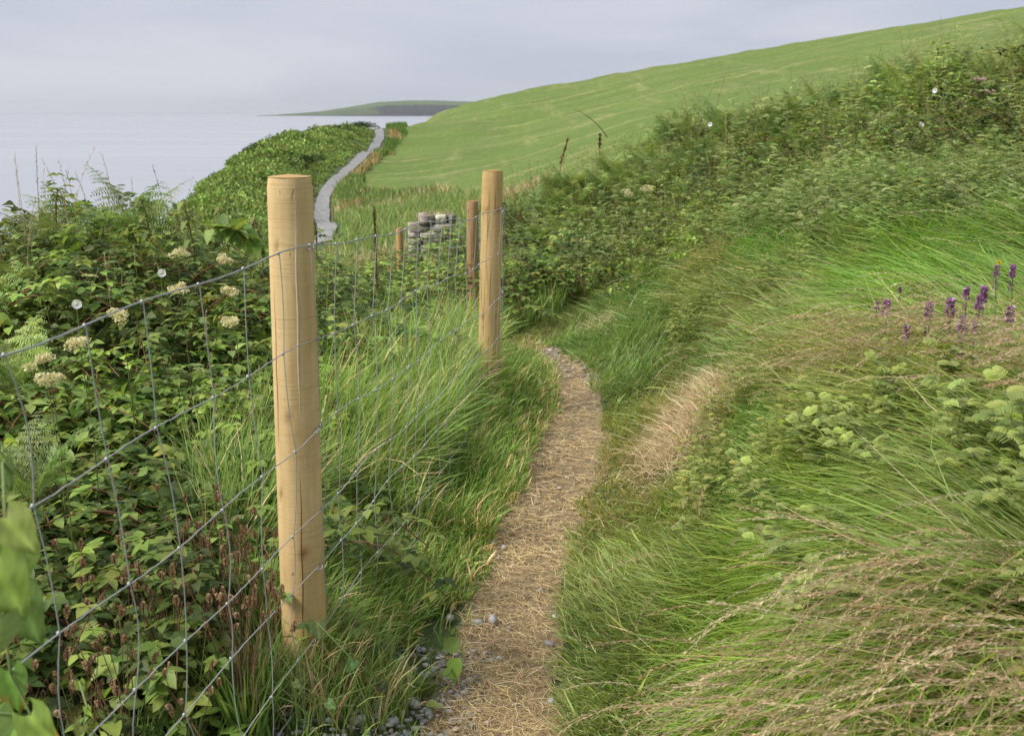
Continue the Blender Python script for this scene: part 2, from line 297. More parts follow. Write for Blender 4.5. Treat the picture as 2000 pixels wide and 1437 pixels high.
def wood_mat(name, c0, c1, seed, grey=.0):
    m, N, Lk, b = newmat(name); tc = N.new('ShaderNodeTexCoord')
    def ns(sc, scale, det=5, rough=.6):
        mp = N.new('ShaderNodeMapping'); mp.inputs['Scale'].default_value = sc; mp.inputs['Location'].default_value = (seed, seed*2, seed*3)
        q = N.new('ShaderNodeTexNoise'); q.inputs['Scale'].default_value = scale; q.inputs['Detail'].default_value = det; q.inputs['Roughness'].default_value = rough
        Lk.new(tc.outputs['Object'], mp.inputs[0]); Lk.new(mp.outputs[0], q.inputs['Vector']); return q
    g1 = ns((1, 1, .06), 38); g2 = ns((.35, .35, 1), 11, 3); rip = ns((.25, .25, 6), 38, 2); mot = ns((1, 1, .4), 9, 6, .7); spk = ns((1, 1, .35), 95, 2)
    cr = N.new('ShaderNodeValToRGB'); e = cr.color_ramp.elements; e[0].position = .3; e[0].color = (*c0, 1); e[1].position = .68; e[1].color = (*c1, 1)
    mixv = N.new('ShaderNodeMath'); mixv.operation = 'ADD'; a1 = N.new('ShaderNodeMath'); a1.operation = 'MULTIPLY'; a1.inputs[1].default_value = .45; a2 = N.new('ShaderNodeMath'); a2.operation = 'MULTIPLY'; a2.inputs[1].default_value = .55
    Lk.new(g1.outputs[0], a1.inputs[0]); Lk.new(mot.outputs[0], a2.inputs[0]); Lk.new(a1.outputs[0], mixv.inputs[0]); Lk.new(a2.outputs[0], mixv.inputs[1]); Lk.new(mixv.outputs[0], cr.inputs[0])
    last = cr.outputs[0]
    for q, lo, hi, f, cc in ((rip, .55, .7, .28, (.30, .17, .065)), (g1, .62, .74, .45, (.22, .125, .05)), (spk, .7, .76, .6, (.12, .065, .03)), (g2, .58, .75, .3, (.42, .27, .12))):
        r = N.new('ShaderNodeMapRange'); r.inputs[1].default_value = lo; r.inputs[2].default_value = hi; r.inputs[4].default_value = f; Lk.new(q.outputs[0], r.inputs[0])
        x = N.new('ShaderNodeMixRGB'); x.inputs[2].default_value = (*cc, 1); Lk.new(r.outputs[0], x.inputs[0]); Lk.new(last, x.inputs[1]); last = x.outputs[0]
    vc = N.new('ShaderNodeVertexColor'); vc.layer_name = 'Col'; x = N.new('ShaderNodeMixRGB'); x.blend_type = 'MULTIPLY'; x.inputs[0].default_value = 1
    Lk.new(last, x.inputs[1]); Lk.new(vc.outputs[0], x.inputs[2]); Lk.new(x.outputs[0], b.inputs['Base Color']); b.inputs['Roughness'].default_value = .72; b.inputs['Specular IOR Level'].default_value = .25
    bp = N.new('ShaderNodeBump'); bp.inputs['Distance'].default_value = .0015; bp.inputs['Strength'].default_value = .6; Lk.new(g1.outputs[0], bp.inputs['Height'])
    b2 = N.new('ShaderNodeBump'); b2.inputs['Distance'].default_value = .0012; b2.inputs['Strength'].default_value = .6; Lk.new(rip.outputs[0], b2.inputs['Height']); Lk.new(bp.outputs[0], b2.inputs['Normal']); Lk.new(b2.outputs[0], b.inputs['Normal']); return m
def wire_mat():
    m, N, Lk, b = newmat('galvanised_wire'); b.inputs['Base Color'].default_value = (.42, .43, .44, 1); b.inputs['Metallic'].default_value = .3; b.inputs['Roughness'].default_value = .45; return m
def stone_mat():
    m, N, Lk, b = newmat('lichened_stone'); tc = N.new('ShaderNodeTexCoord'); vc = N.new('ShaderNodeVertexColor'); vc.layer_name = 'Col'
    n1 = N.new('ShaderNodeTexNoise'); n1.inputs['Scale'].default_value = 9; n1.inputs['Detail'].default_value = 9; n1.inputs['Roughness'].default_value = .7; Lk.new(tc.outputs['Object'], n1.inputs['Vector'])
    cr = N.new('ShaderNodeValToRGB'); e = cr.color_ramp.elements; e[0].position = .35; e[0].color = (.35, .32, .27, 1); e[1].position = .62; e[1].color = (1.5, 1.5, 1.4, 1)
    x = N.new('ShaderNodeMixRGB'); x.blend_type = 'MULTIPLY'; x.inputs[0].default_value = 1; Lk.new(n1.outputs[0], cr.inputs[0]); Lk.new(vc.outputs[0], x.inputs[1]); Lk.new(cr.outputs[0], x.inputs[2]); Lk.new(x.outputs[0], b.inputs['Base Color'])
    b.inputs['Roughness'].default_value = .9; bp = N.new('ShaderNodeBump'); bp.inputs['Distance'].default_value = .02; Lk.new(n1.outputs[0], bp.inputs['Height']); Lk.new(bp.outputs[0], b.inputs['Normal']); return m
M_ground, M_field, M_sea, M_wire, M_wall = ground_mat(), field_mat(), sea_mat(), wire_mat(), stone_mat()
M_trod = gravel_mat('trodden_earth', (.19, .145, .085), (.42, .33, .20), 40); M_gravel = gravel_mat('grey_gravel', (.17, .17, .17), (.33, .33, .33), 3)

# ------------------------------------------------------------------ plan of the place (world metres)
def polyx(pts):
    p = np.array(sorted([(q[1], q[0]) for q in pts])); return lambda y: np.interp(y, p[:, 0], p[:, 1])
pl = [hit(a, b) for a, b in ((850,1437),(880,1330),(930,1200),(960,1080),(1030,950),(1055,880),(1085,800),(1088,740),(1060,690))]
pr = [hit(a, b) for a, b in ((1085,1437),(1078,1330),(1085,1200),(1112,1080),(1165,950),(1182,880),(1175,800),(1165,740),(1110,695))]
pathL = polyx(pl+[(-.20, 1.2), (-.25, .3), (pl[-1][0]-.28, pl[-1][1]+.7), (pl[-1][0]-.6, pl[-1][1]+1.6), (pl[-1][0]-1.0, pl[-1][1]+3)])
pathR = polyx(pr+[(.17, 1.2), (.18, .3), (pr[-1][0]-.12, pr[-1][1]+.7), (pr[-1][0]-.4, pr[-1][1]+1.6), (pr[-1][0]-.8, pr[-1][1]+3)])
PATH_END = pl[-1][1]+.25
post_top = [at(565, 346, 2.1), at(962, 334, 4.5), at(923, 393, 7.6), at(780, 446, 12.0)]
post_xy = [(at(590, 1290, 2.1)[0], post_top[0][1]), (at(950, 650, 4.5)[0], at(950, 650, 4.5)[1]), (at(921, 520, 7.6)[0], at(921, 520, 7.6)[1]), (post_top[3][0], post_top[3][1])]
fw = [at_z(-500, 800, -.27), at_z(0, 676, -.27)]
FX = polyx([(fw[1][0]-.12, -.6), (fw[1][0], fw[1][1])]+[tuple(p) for p in post_xy]+[(-3.2, 18), (-5, 26)])
gpath = np.array([hit(a, b, 30)[:2] for a, b in ((640,447),(628,425),(632,390),(660,348),(700,315),(728,297),(742,272),(735,251))])
gpath = np.vstack([[gpath[0][0]+.4, gpath[0][1]-3], gpath]); GPX = polyx([tuple(p) for p in gpath])

def sheet(name, L, Rr, ys, mat, lift, m=14, label=None, bumps=.0):
    g = G(); V = []
    for y in ys:
        for k in range(m+1):
            x = L(y)+(Rr(y)-L(y))*k/m; V.append((x, y, float(Z(x, y))+lift))
    g.add(V, [[i*(m+1)+j, i*(m+1)+j+1, (i+1)*(m+1)+j+1, (i+1)*(m+1)+j] for i in range(len(ys)-1) for j in range(m)], 1)
    o = g.build(name, mat, smooth=True); tag(o, label, None, kind='structure'); return o

# terrain sheet split into ground and field
ni, nj = GX.shape
idx = np.arange(ni*nj).reshape(ni, nj); quads = np.stack([idx[:-1, :-1], idx[1:, :-1], idx[1:, 1:], idx[:-1, 1:]], -1).reshape(-1, 4)[:, ::-1]
cx = (GX[:-1, :-1]+GX[1:, 1:]).ravel()/2; cy = (GY[:-1, :-1]+GY[1:, 1:]).ravel()/2
fe = np.array([hit(a, b, 25)[:2] for a, b in ((1000,392),(900,388),(800,388),(715,382),(703,368),(712,340),(745,312),(790,262),(805,240))])
def in_field(x, y):
    r = np.hypot(x, y); e = polyx([tuple(p) for p in fe[3:]]); e0 = fe[3]
    front = np.interp(x, [-50, fe[3][0], fe[2][0], fe[1][0], fe[0][0], 6, 12, 60], [fe[3][1], fe[3][1], fe[2][1], fe[1][1], fe[0][1], 24, 17, 30])
    return (x > e(y)+vnoise(x, y, .5, 8)*.5) & (y > front+vnoise(x, y, .4, 9)*1.0) & (r > 14) | ((x > 12) & (r > 14))
fm = in_field(cx, cy)
allv = np.stack([GX, GY, GZ], -1).reshape(-1, 3)
for nm, mask, mat, lab in (('field', fm, M_field, 'mown green field rising to the skyline'), ('ground', ~fm, M_ground, 'dark earth under the plants')):
    q = quads[mask]; u, inv = np.unique(q, return_inverse=True); g = G(); g.add(allv[u], inv.reshape(-1, 4), .5); tag(g.build(nm, mat, smooth=True), lab, kind='structure')
sheet('path', lambda y: pathL(y)-.04+.04*float(vnoise(y, 0.3, 7, 160)), lambda y: pathR(y)+.02+.05*float(vnoise(y, 5.3, 6, 161, 4)), np.concatenate([np.arange(.3, 2, .08), np.arange(2, PATH_END+.6, .05)]), M_trod, .003, label='narrow trodden footpath strewn with dry grass')
sheet('gravel_path', lambda y: GPX(y)+.09*float(vnoise(y, 1., .5, 201))-np.interp(y, [28, 100], [.31, .40]), lambda y: GPX(y)+.09*float(vnoise(y, 9., .5, 202))+np.interp(y, [28, 100], [.31, .40]), np.arange(gpath[0][1], gpath[-1][1]+1.5, .7), M_gravel, .06, 6, 'grey gravel path winding along the headland')
# sea
g = G(); rs = np.concatenate([[60], np.exp(np.linspace(math.log(90), math.log(34000), 60))]); m = 160; V = []
for r_ in rs:
    for j in range(m): V.append((r_*math.sin(2*math.pi*j/m), r_*math.cos(2*math.pi*j/m), EYE-30))
g.add(V, [[i*m+j, i*m+(j+1) % m, (i+1)*m+(j+1) % m, (i+1)*m+j] for i in range(len(rs)-1) for j in range(m)], 1); tag(g.build('sea', M_sea, smooth=True), 'calm pale grey sea', kind='structure')
# distant headland
def cape():
    g = G(); D = 8300.; prof = [(480,226),(560,223),(620,218),(680,209),(740,199),(800,196),(870,197),(930,199),(1010,203),(1100,212),(1200,224)]
    px = np.linspace(480, 1200, 240); top = np.interp(px, [p[0] for p in prof], [p[1] for p in prof])+vnoise(px, px*0, .03, 4)*.7
    top = np.where(px < 500, 226.2, top); V = []; Cc = []; rows = 26
    for i, (a, t) in enumerate(zip(px, top)):
        pt = at(a, t, D); hz = max(pt[2]-(EYE-30), .5)
        for k in range(rows+1):
            f = k/rows; dd = D-700*(1-f)**1.0*min(1, hz/60)-0; dirv = nrm(np.array([pt[0], pt[1], 0]))
            zz = hz*(f**.75); q = dirv*dd; V.append((q[0], q[1], EYE-31+zz))
            n1 = vnoise(np.array([a*.05]), np.array([f*9]), 1, 12)[0]; n2 = vnoise(np.array([a*.12+f*3]), np.array([f*22]), 1, 19)[0]
            if f > .62+.05*n1: c = np.array([.06, .09, .04])*(1+.25*n2)
            elif a < 735+25*n1: c = np.array([.05, .07, .036])*(1+.4*n2)
            else: c = np.array([.03, .036, .032])*(1+.5*n2)
            if f < .06: c = np.array([.035, .035, .04])
            Cc.append(c)
        V.append(tuple(dirv*(D+900))+()); V[-1] = (V[-1][0], V[-1][1], EYE-31); Cc.append(c)
    rws = rows+2
    g.add(V, [[i*rws+j, (i+1)*rws+j, (i+1)*rws+j+1, i*rws+j+1] for i in range(239) for j in range(rws-1)], np.array(Cc))
    tag(g.build('hills', M_far, smooth=True), 'low green headland across the water', kind='structure')
cape()

# ------------------------------------------------------------------ posts
def post(i, rad, rad2, label, c0, c1, depth=.25, group='round timber fence posts'):
    top = post_top[i]; bx, by = post_xy[i]; bz = float(Z(bx, by))-depth; H = top[2]-bz
    t = thing('fence_post', label, 'fence post', (bx, by, float(Z(bx, by))), 0, group)
    ax = np.array([top[0]-bx, top[1]-by, H-0.0]); base = np.array([0, 0, -depth]); g = G(); m = 40; rows = 60; V = []; Cc = []
    ph = rng.uniform(0, 6); mat = wood_mat('peeled_timber', c0, c1, 1.7*i+.4)
    knots = [(rng.uniform(.08, .95), rng.uniform(-2.6, -.2), rng.uniform(.006, .010)) for _ in range(12)]
    if i == 0: knots = [(.63, -1.75, .009), (.61, -1.15, .006), (.40, -1.28, .010), (.28, -1.7, .006), (.83, -1.3, .004), (.5, -2.4, .005), (.14, -1.4, .005), (.9, -2.1, .004)]
    for k in range(rows+1):
        f = k/rows
        for j in range(m):
            a = 2*math.pi*j/m; r_ = (rad+(rad2-rad)*f)*(1+.018*math.sin(a*2+ph+f*2)+.01*math.sin(a*5+f*7)+(.05*(1-f)**3))
            if k == rows: r_ -= .003
            c = ax*f+base; V.append(c+np.array([math.cos(a)*r_, math.sin(a)*r_, 0])); cc = 1.
            for kf, ka, kr in knots:
                dd = math.hypot((f-kf)*H, (((a-ka+math.pi) % (2*math.pi))-math.pi)*r_); cc *= 1-.6*math.exp(-(dd/kr)**2)
            foot = max(0., 1-(f*H-depth)/.16)*.45*(1+.5*math.sin(a*3+f*40)) if i < 2 else 0; Cc.append(np.array([1, cc**.25, cc**.4])*cc*(1-np.array([.75, .7, .85])*min(foot, .8)))
    g.add(V, [[k*m+j, k*m+(j+1) % m, (k+1)*m+(j+1) % m, (k+1)*m+j] for k in range(rows) for j in range(m)], np.array(Cc)); g.build('shaft', mat, t, True)
    e = G(); V = []; rings = 5; tp = ax+base
    for k in range(rings+1):
        for j in range(m):
            a = 2*math.pi*j/m; r_ = (rad2-.003)*(1-k/rings)+.0005; V.append(tp+np.array([math.cos(a)*r_, math.sin(a)*r_, .0012+.003*math.sin(j*.9)*(k == 0)*0+.001*k]))
    e.add(V, [[k*m+j, k*m+(j+1) % m, (k+1)*m+(j+1) % m, (k+1)*m+j] for k in range(rings) for j in range(m)], (.8, .72, .62)); e.build('cut_top', mat, t, True)
    # splits running down the grain: thin dark slivers let into the surface, and pale stripped ones
    for q in range({0: 3, 1: 6, 2: 2, 3: 0}[i]):
        s = G(); a = {0: [-1.12, -1.3, -2.3], 1: [-1.9, -1.5, -1.75, -2.1, -1.2, -1.6], 2: [-1.7, -1.3]}[i][q]; f0 = {0: [.62, .2, .55], 1: [.6, .45, .75, .35, .8, .2], 2: [.4, .6]}[i][q]; ln = {0: [.37, .36, .3], 1: [.36, .25, .22, .3, .15, .25], 2: [.5, .3]}[i][q]
        pts = []; wd = []
        for k in range(14):
            f = f0+ln*k/13; r_ = (rad+(rad2-rad)*f)*(1+.018*math.sin(a*2+ph+f*2)+.01*math.sin(a*5+f*7)+(.05*(1-f)**3))-.0006
            aa = a+.02*math.sin(k*1.3+q)-.12*(1-k/13); pts.append(ax*f+base+np.array([math.cos(aa)*r_, math.sin(aa)*r_, 0])); wd.append(((.0021) if (i == 0 and q == 0) else .0011)*math.sin(math.pi*(k+.6)/14)+.0003)
        tube(s, pts, wd, (.46, .37, .27) if (i == 0 and q == 0) else (.09, .05, .025), 6); s.build('sap_streak' if (i == 0 and q == 0) else 'split', M_bark, t, True)
    if i < 3:
        for dz in (0, -.40, -.725):
            a = -.55; zz = {0: -.272, 1: -.434, 2: -.80}[i]+dz; f = (EYE+zz-float(Z(bx, by))+depth)/H; r_ = rad*1.03; c = ax*f+base; q = []
            for k in range(7):
                an = math.pi*k/6; aa = a+.10*math.cos(an); q.append(c+np.array([math.cos(aa), math.sin(aa), 0])*(r_-.004+.014*math.sin(an))+[0, 0, .005*math.cos(an)])
            s = G(); tube(s, q, .0016, 1, 5); s.build('staple', M_wire, t, True)
    return t, ax, base
P0 = post(0, .0505, .0465, 'nearest fence post, thick honey-coloured round timber in the left foreground', (.49, .33, .145), (.77, .58, .30))
P1 = post(1, .051, .0475, 'tall leaning cracked fence post beside the bend of the footpath', (.40, .26, .105), (.68, .49, .22))
P2 = post(2, .048, .046, 'brown fence post with a darker shaft standing just behind the cracked post', (.27, .16, .075), (.50, .33, .17))
P3 = post(3, .046, .045, 'short distant fence post top poking out of the grass left of the stone stub', (.36, .21, .085), (.58, .38, .17))

# ------------------------------------------------------------------ wire netting
offs = [0, -.215, -.40, -.575, -.725, -.865, -.99]
fk = [(fw[1][0]-.17, .10), (fw[1][0], fw[1][1])]
side = .056
def beside(i, dx, dy, z): return (post_xy[i][0]+dx+(post_top[i][0]-post_xy[i][0])*.85, post_xy[i][1]+dy+(post_top[i][1]-post_xy[i][1])*.85, EYE+z)
fline = [(fw[1][0]-.19, .05, EYE-.26), (fw[1][0], fw[1][1], EYE-.272), beside(0, .050, -.034, -.272), beside(0, .061, .02, -.273), beside(1, .055, -.03, -.432), beside(1, .060, .03, -.436), beside(2, .052, -.03, -.80), beside(2, .05, .04, -.81), beside(3, .05, -.03, -1.42)]
fline = np.array(fline); seg = np.linalg.norm(np.diff(fline[:, :2], axis=0), axis=1); cum = np.concatenate([[0], np.cumsum(seg)])
lnx = np.array([0, 0]+[(post_top[i][0]-post_xy[i][0]) for i in (0, 0, 1, 1, 2, 2, 3)]); lny = np.array([0, 0]+[(post_top[i][1]-post_xy[i][1]) for i in (0, 0, 1, 1, 2, 2, 3)])
def fp(s, dz=0):
    x = np.interp(s, cum, fline[:, 0]); y = np.interp(s, cum, fline[:, 1]); z = np.interp(s, cum, fline[:, 2])
    x = x+np.interp(s, cum, lnx)*dz*.85; y = y+np.interp(s, cum, lny)*dz*.85
    return np.stack([x, y, z+dz], -1)
net = thing('wire_fence', 'galvanised square-mesh wire netting strung along the posts', 'wire fence', (post_xy[0][0], post_xy[0][1], float(Z(*post_xy[0]))))
net_o = np.array(net.location)
sag = [0, .012, .0, -.01, .008, -.006, 0]
wob = np.random.default_rng(5)
phs = wob.uniform(0, 6, 7)
def wiresag(s, k): 
    return .007*np.sin(s*5.1+phs[k])+.004*np.sin(s*12.3+phs[k]*2)+sag[k]
STEP = .15; st_s = np.arange(.05, cum[-1], STEP)
for k, dz in enumerate(offs):
    g = G(); ss = np.arange(0, cum[-1], .0125 if True else .05); p = fp(ss, dz); near = np.exp(-np.min(np.abs(ss[:, None]-cum[None, 2:8]), axis=1)/.1)
    p[:, 2] += wiresag(ss, k)
    cr_ = np.sin(((ss-.05)/STEP)*2*math.pi*1.0)*.0 ; ph = ((ss-.05) % STEP)/STEP
    p[:, 2] += np.where(np.abs(ph-.5) < .09, .0045*np.sin((ph-.5)/.09*math.pi), 0)*(1 if k else .6)      # tension crimp
    p[:, 0] += .004*np.sin(ss*9+phs[k]); p -= net_o
    if k: p[:, 0] += -.008*math.sin(k*2.1)*(1-near)
    tube(g, p, (.0016 if k == 0 else .0012), 1, 5); g.build('line_wire', M_wire, net, True)
mesh_x = lambda s, k: (-.008*math.sin(k*2.1) if k else 0)
for s in st_s:
    g = G(); pts = []; j0 = wob.normal(0, .006); offk = [j0+(0.0 if k == 0 else .028*min(1, k/1.)+wob.normal(0, .009)) for k in range(7)]
    if s > cum[2]: offk = [j0]+[j0-.012+wob.normal(0, .012) for _ in range(6)]
    for k, dz in enumerate(offs):
        sk = np.clip(s+offk[k], 0, cum[-1]); q = fp(sk, dz)+[mesh_x(s, k)*(1-math.exp(-min(abs(s-c_) for c_ in cum[2:8])/.1))+.004*math.sin(sk*9+phs[k])*.5, 0, float(wiresag(np.array(sk), k))]
        pts.append(q)
    full = []
    for k in range(6):
        bow = wob.normal(0, .008); 
        for t in np.linspace(0, 1, 6)[:-1]:
            q = pts[k]*(1-t)+pts[k+1]*t; d = fp(min(s+.01, cum[-1]))-fp(max(s-.01, 0)); d = d/np.linalg.norm(d); q = q+d*bow*math.sin(math.pi*t)+np.array([.003, -.002, 0]); full.append(q)
    full.append(pts[-1]); tube(g, np.array(full)-net_o, .001, .95, 4)
    for k in range(7):                                           # hinge knots wrapped round the line wires
        blob(g, pts[k]-net_o, (.0034, .0034, .004), 1, 6, 3, .15)
    g.build('stay_wire', M_wire, net, True)

# ------------------------------------------------------------------ stone stub
def stone(g, c, sx, sy, sz, col, m=6, rz=0.):
    # rounded rough block
    V = []; cs, sn = math.cos(rz), math.sin(rz); prof = [(-.5, .95), (-.46, .99), (0, 1.0), (.45, .98), (.5, .93)]; m = 16; js = rng.uniform(-.06, .06, (len(prof), m))
    for i, (h, f) in enumerate(prof):
        for j in range(m):
            a = 2*math.pi*j/m; ca, sa = math.cos(a), math.sin(a); q = (abs(ca)**9+abs(sa)**9)**(-1/9)*f*(1+js[i, j]); x = ca*q*sx/2; y = sa*q*sy/2
            V.append((c[0]+x*cs-y*sn, c[1]+x*sn+y*cs, c[2]+h*sz*(1+rng.uniform(-.05, .05))))
    Fq = [[i*m+j, i*m+(j+1) % m, (i+1)*m+(j+1) % m, (i+1)*m+j] for i in range(len(prof)-1) for j in range(m)]
    nV = len(V); V.append((c[0], c[1], c[2]+sz*.51)); V.append((c[0], c[1], c[2]-sz*.51)); top0 = (len(prof)-1)*m
    for j in range(0, m, 2): Fq.append([top0+j, top0+(j+1) % m, top0+(j+2) % m, nV]); Fq.append([(j+2) % m, (j+1) % m, j, nV+1])
    g.add(V, Fq, np.asarray(col)*(1+rng.uniform(-.2, .2)))
wc = at(843, 470, 13); wg = float(Z(wc[0], wc[1])); wt = thing('stone_wall', 'short ruined stub of dry stone wall with lichen, behind the wire net', 'stone wall', (wc[0], wc[1], wg), R(8))
topz = at(843, 416, 13)[2]-wg; z = -.1; cidx = 0
while z < topz-.02:
    hc = rng.uniform(.06, .15); hc = min(hc, topz-z+.01); xw = -.31+ (.0 if z < topz-.16 else .13); 
    right = .30
    while xw < right-.05:
        wd_ = min(rng.uniform(.11, .34), right-xw)
        if wd_ < .09: break
        g = G(); stone(g, (xw+wd_/2, rng.uniform(-.02, .02), z+hc/2), wd_*.98, .46+rng.uniform(-.05, .05), hc*.97, pick([(.34, .32, .27), (.44, .43, .39), (.26, .24, .2), (.34, .33, .23)], 1)[0], rz=rng.uniform(-.06, .06)); g.build('wall_stone', M_wall, wt, True); xw += wd_+.006
    z += hc+.003
g = G(); nn = 300; P = np.stack([rng.uniform(-.1, .26, nn), rng.uniform(-.2, .2, nn), np.full(nn, topz-.01)], -1); blades(g, P, rng.uniform(.02, .06, nn), .006, rng.uniform(0, 6.3, nn), .2, 1.0, pick([(.12, .14, .05), (.2, .17, .08)], nn), K=2); g.build('moss', M_grass, wt)

# ------------------------------------------------------------------ plant prototypes
GREEN = [(.095, .155, .03), (.12, .19, .036), (.065, .115, .024), (.14, .21, .042), (.16, .22, .045), (.10, .16, .05), (.07, .12, .025)]
DARKG = [(.06, .10, .024), (.075, .125, .03), (.045, .08, .02), (.10, .16, .035), (.13, .19, .04)]
FERN = [(.12, .185, .06), (.15, .22, .065), (.10, .16, .055), (.17, .22, .06)]
def frond(g, L, yaw, a0, a1, col, nst=17, base=(0, 0, 0), wid=.36):
    K = 30; d = np.array([math.sin(yaw), math.cos(yaw), 0]); up = np.array([0, 0, 1.]); s = np.cross(d, up); p = np.array(base, float); pts = [p.copy()]; tan = []
    for k in range(K):
        th = a0+(a1-a0)*(k/K)**1.3; tg = d*math.sin(th)+up*math.cos(th); p = p+tg*L/K; pts.append(p.copy()); tan.append(tg)
    pts = np.array(pts); tube(g, pts[::3], np.linspace(.0035, .001, len(pts[::3]))*L/.6, (.12, .16, .05), 3)
    tv = np.linspace(.22, .985, nst)
    for t in tv:
        i = min(int(t*K), K-1); c = pts[i]+(pts[i+1]-pts[i])*(t*K-i); tg = tan[i]; u = (t-.22)/.78; pl_ = wid*L*(1-u)**.85*(.55+.45*min(1, u*5))+.01
        nn = np.cross(s, tg)*1.0
        for sg in (-1, 1):
            ax = nrm(s*sg*.93+tg*(.34+rng.normal(0, .10))-nn*(.10+rng.normal(0, .16))); pl_ = pl_*rng.uniform(.82, 1.1); npn = max(4, int(11*(1-u)+4)); sp = pl_/npn; v = (np.arange(npn)+.5)/npn
            cc = c+ax*pl_*v[:, None]+np.array([0, 0, -1])*(pl_*.30*v[:, None]**2)
            for s2 in (-1, 1):
                pn = nrm(tg*s2*.95+ax*.35); ll = (.30*pl_*(1-v*.85)+.004)*min(1, .8); D = nrm(pn+rng.normal(0, .16, (npn, 3))); ll = ll*rng.uniform(.65, 1.2, npn)
                c_ = np.asarray(col)*(1+.15*rng.normal(0, 1, (npn, 1)))
                S = nrm(np.cross(D, nn)); w_ = sp*.38; V = np.stack([cc-S*w_*.9, cc+D*ll[:, None]*.6-S*w_*.7, cc+D*ll[:, None]-nn*ll[:, None]*.15, cc+S*w_*.9], 1)
                g.add(V.reshape(-1, 3), np.arange(npn*4).reshape(-1, 4), np.repeat(np.clip(c_, .01, .9), 4, 0))
fern_meshes = []
for v in range(5):
    fronds = []
    for q in range(6):
        g = G(); frond(g, rng.uniform(.5, .72), q*6.283/6+rng.uniform(-.4, .4), rng.uniform(.05, .45), rng.uniform(1.0, 1.65), pick(FERN, 1, .12)[0], wid=rng.uniform(.28, .36)); fronds.append(g.mesh('frond', M_leaf))
    fern_meshes.append(fronds)
def make_fern(v, loc, rz, s, label, group):
    t = thing('fern', label, 'fern', loc, rz, group); t.scale = (s, s, s)
    for me in fern_meshes[v]: place('frond', me, t)
    return t
fern_protos = {}
def add_fern(loc, s, label, group, v=None, rz=None):
    v = int(rng.integers(0, 5)) if v is None else v; rz = rng.uniform(0, 6.28) if rz is None else rz
    if v not in fern_protos: fern_protos[v] = make_fern(v, loc, rz, s, label, group); return fern_protos[v]
    return copy_thing(fern_protos[v], loc, rz, s, label, group)

def nettle(h=.8, col=GREEN, lw=.055, n=9, prof='ovate', lean=.1):
    g = G(); yaw = rng.uniform(0, 6.3); t = np.linspace(0, 1, 8)[:, None]; pts = np.hstack([np.sin(yaw)*lean*t**2, np.cos(yaw)*lean*t**2, h*t]); tube(g, pts, np.linspace(.004, .0015, 8), (.10, .11, .05), 4)
    P = []; D = []; LL = []
    for k in range(n):
        f = .15+.85*k/(n-1); a = k*1.57+rng.uniform(-.3, .3); i = f*7; j = min(int(i), 6); c = pts[j]+(pts[j+1]-pts[j])*(i-j)
        for sg in (0, math.pi): P.append(c); D.append((math.cos(a+sg), math.sin(a+sg), rng.uniform(-.35, .35)+.5*f**4)); LL.append(lw*1.7*(1-.6*f**3)*rng.uniform(.8, 1.2))
    P = np.array(P); D = np.array(D); leaves(g, P, D, np.array([[0, 0, 1.]])*np.ones((len(P), 1))+rng.normal(0, .2, (len(P), 3)), LL, np.array(LL)*.6, pick(col, len(P), .15), prof, .35)
    return g
def bramble(n=10, r=.45, col=GREEN, lw=.05, h=.3):
    g = G(); yaw = rng.uniform(0, 6.3); t = np.linspace(0, 1, 10); d = np.array([math.cos(yaw), math.sin(yaw), 0]); pts = d*r*t[:, None]*1.3+np.array([0, 0, 1.])*(h*np.sin(t*2.4))[:, None]
    tube(g, pts, np.linspace(.004, .0015, 10), (.16, .09, .05), 4)
    for k in range(n):
        f = .1+.9*k/(n-1); i = f*9; j = min(int(i), 8); c = pts[j]+(pts[j+1]-pts[j])*(i-j); a = rng.uniform(0, 6.3); e = np.array([math.cos(a)*.6, math.sin(a)*.6, rng.uniform(.1, .8)]); ln = rng.uniform(.03, .08); q = c+e*ln
        sz = lw*rng.uniform(.8, 1.3); cc = pick(col, 1, .15)[0]; an = math.atan2(e[1], e[0])
        D = [(math.cos(an+x), math.sin(an+x), rng.uniform(-.3, .2)) for x in (0, 1.3, -1.3)]; leaves(g, [q]*3, D, [[rng.normal(0, .25), rng.normal(0, .25), 1]]*3, np.array([1.15, 1, 1])*sz*1.4, sz, cc, 'ovate', .2)
    return g
def bindweed(n=24, r=.5, lw=.036, col=((.12, .20, .035), (.16, .25, .045), (.09, .155, .03), (.17, .23, .045))):
    g = G(); a = rng.uniform(0, 6.3); p = np.zeros(3); pts = [p.copy()]; 
    for k in range(n): a += rng.normal(0, .5); p = p+np.array([math.cos(a)*r/n*1.6, math.sin(a)*r/n*1.6, rng.uniform(-.2, .8)*.4/n*(1 if k < n*.6 else -1)]); pts.append(p.copy())
    pts = np.array(pts); tube(g, pts, .0012, (.12, .17, .05), 3); sz = lw*rng.uniform(.6, 1.3, n); D = rng.normal(0, 1, (n, 3)); D[:, 2] = rng.uniform(-1, .1, n)
    leaves(g, pts[1:]+rng.normal(0, .015, (n, 3)), D, rng.normal(0, .5, (n, 3))+[0, -.3, 1], sz*1.3, sz, pick(col, n, .18), 'heart', .2, .3); return g
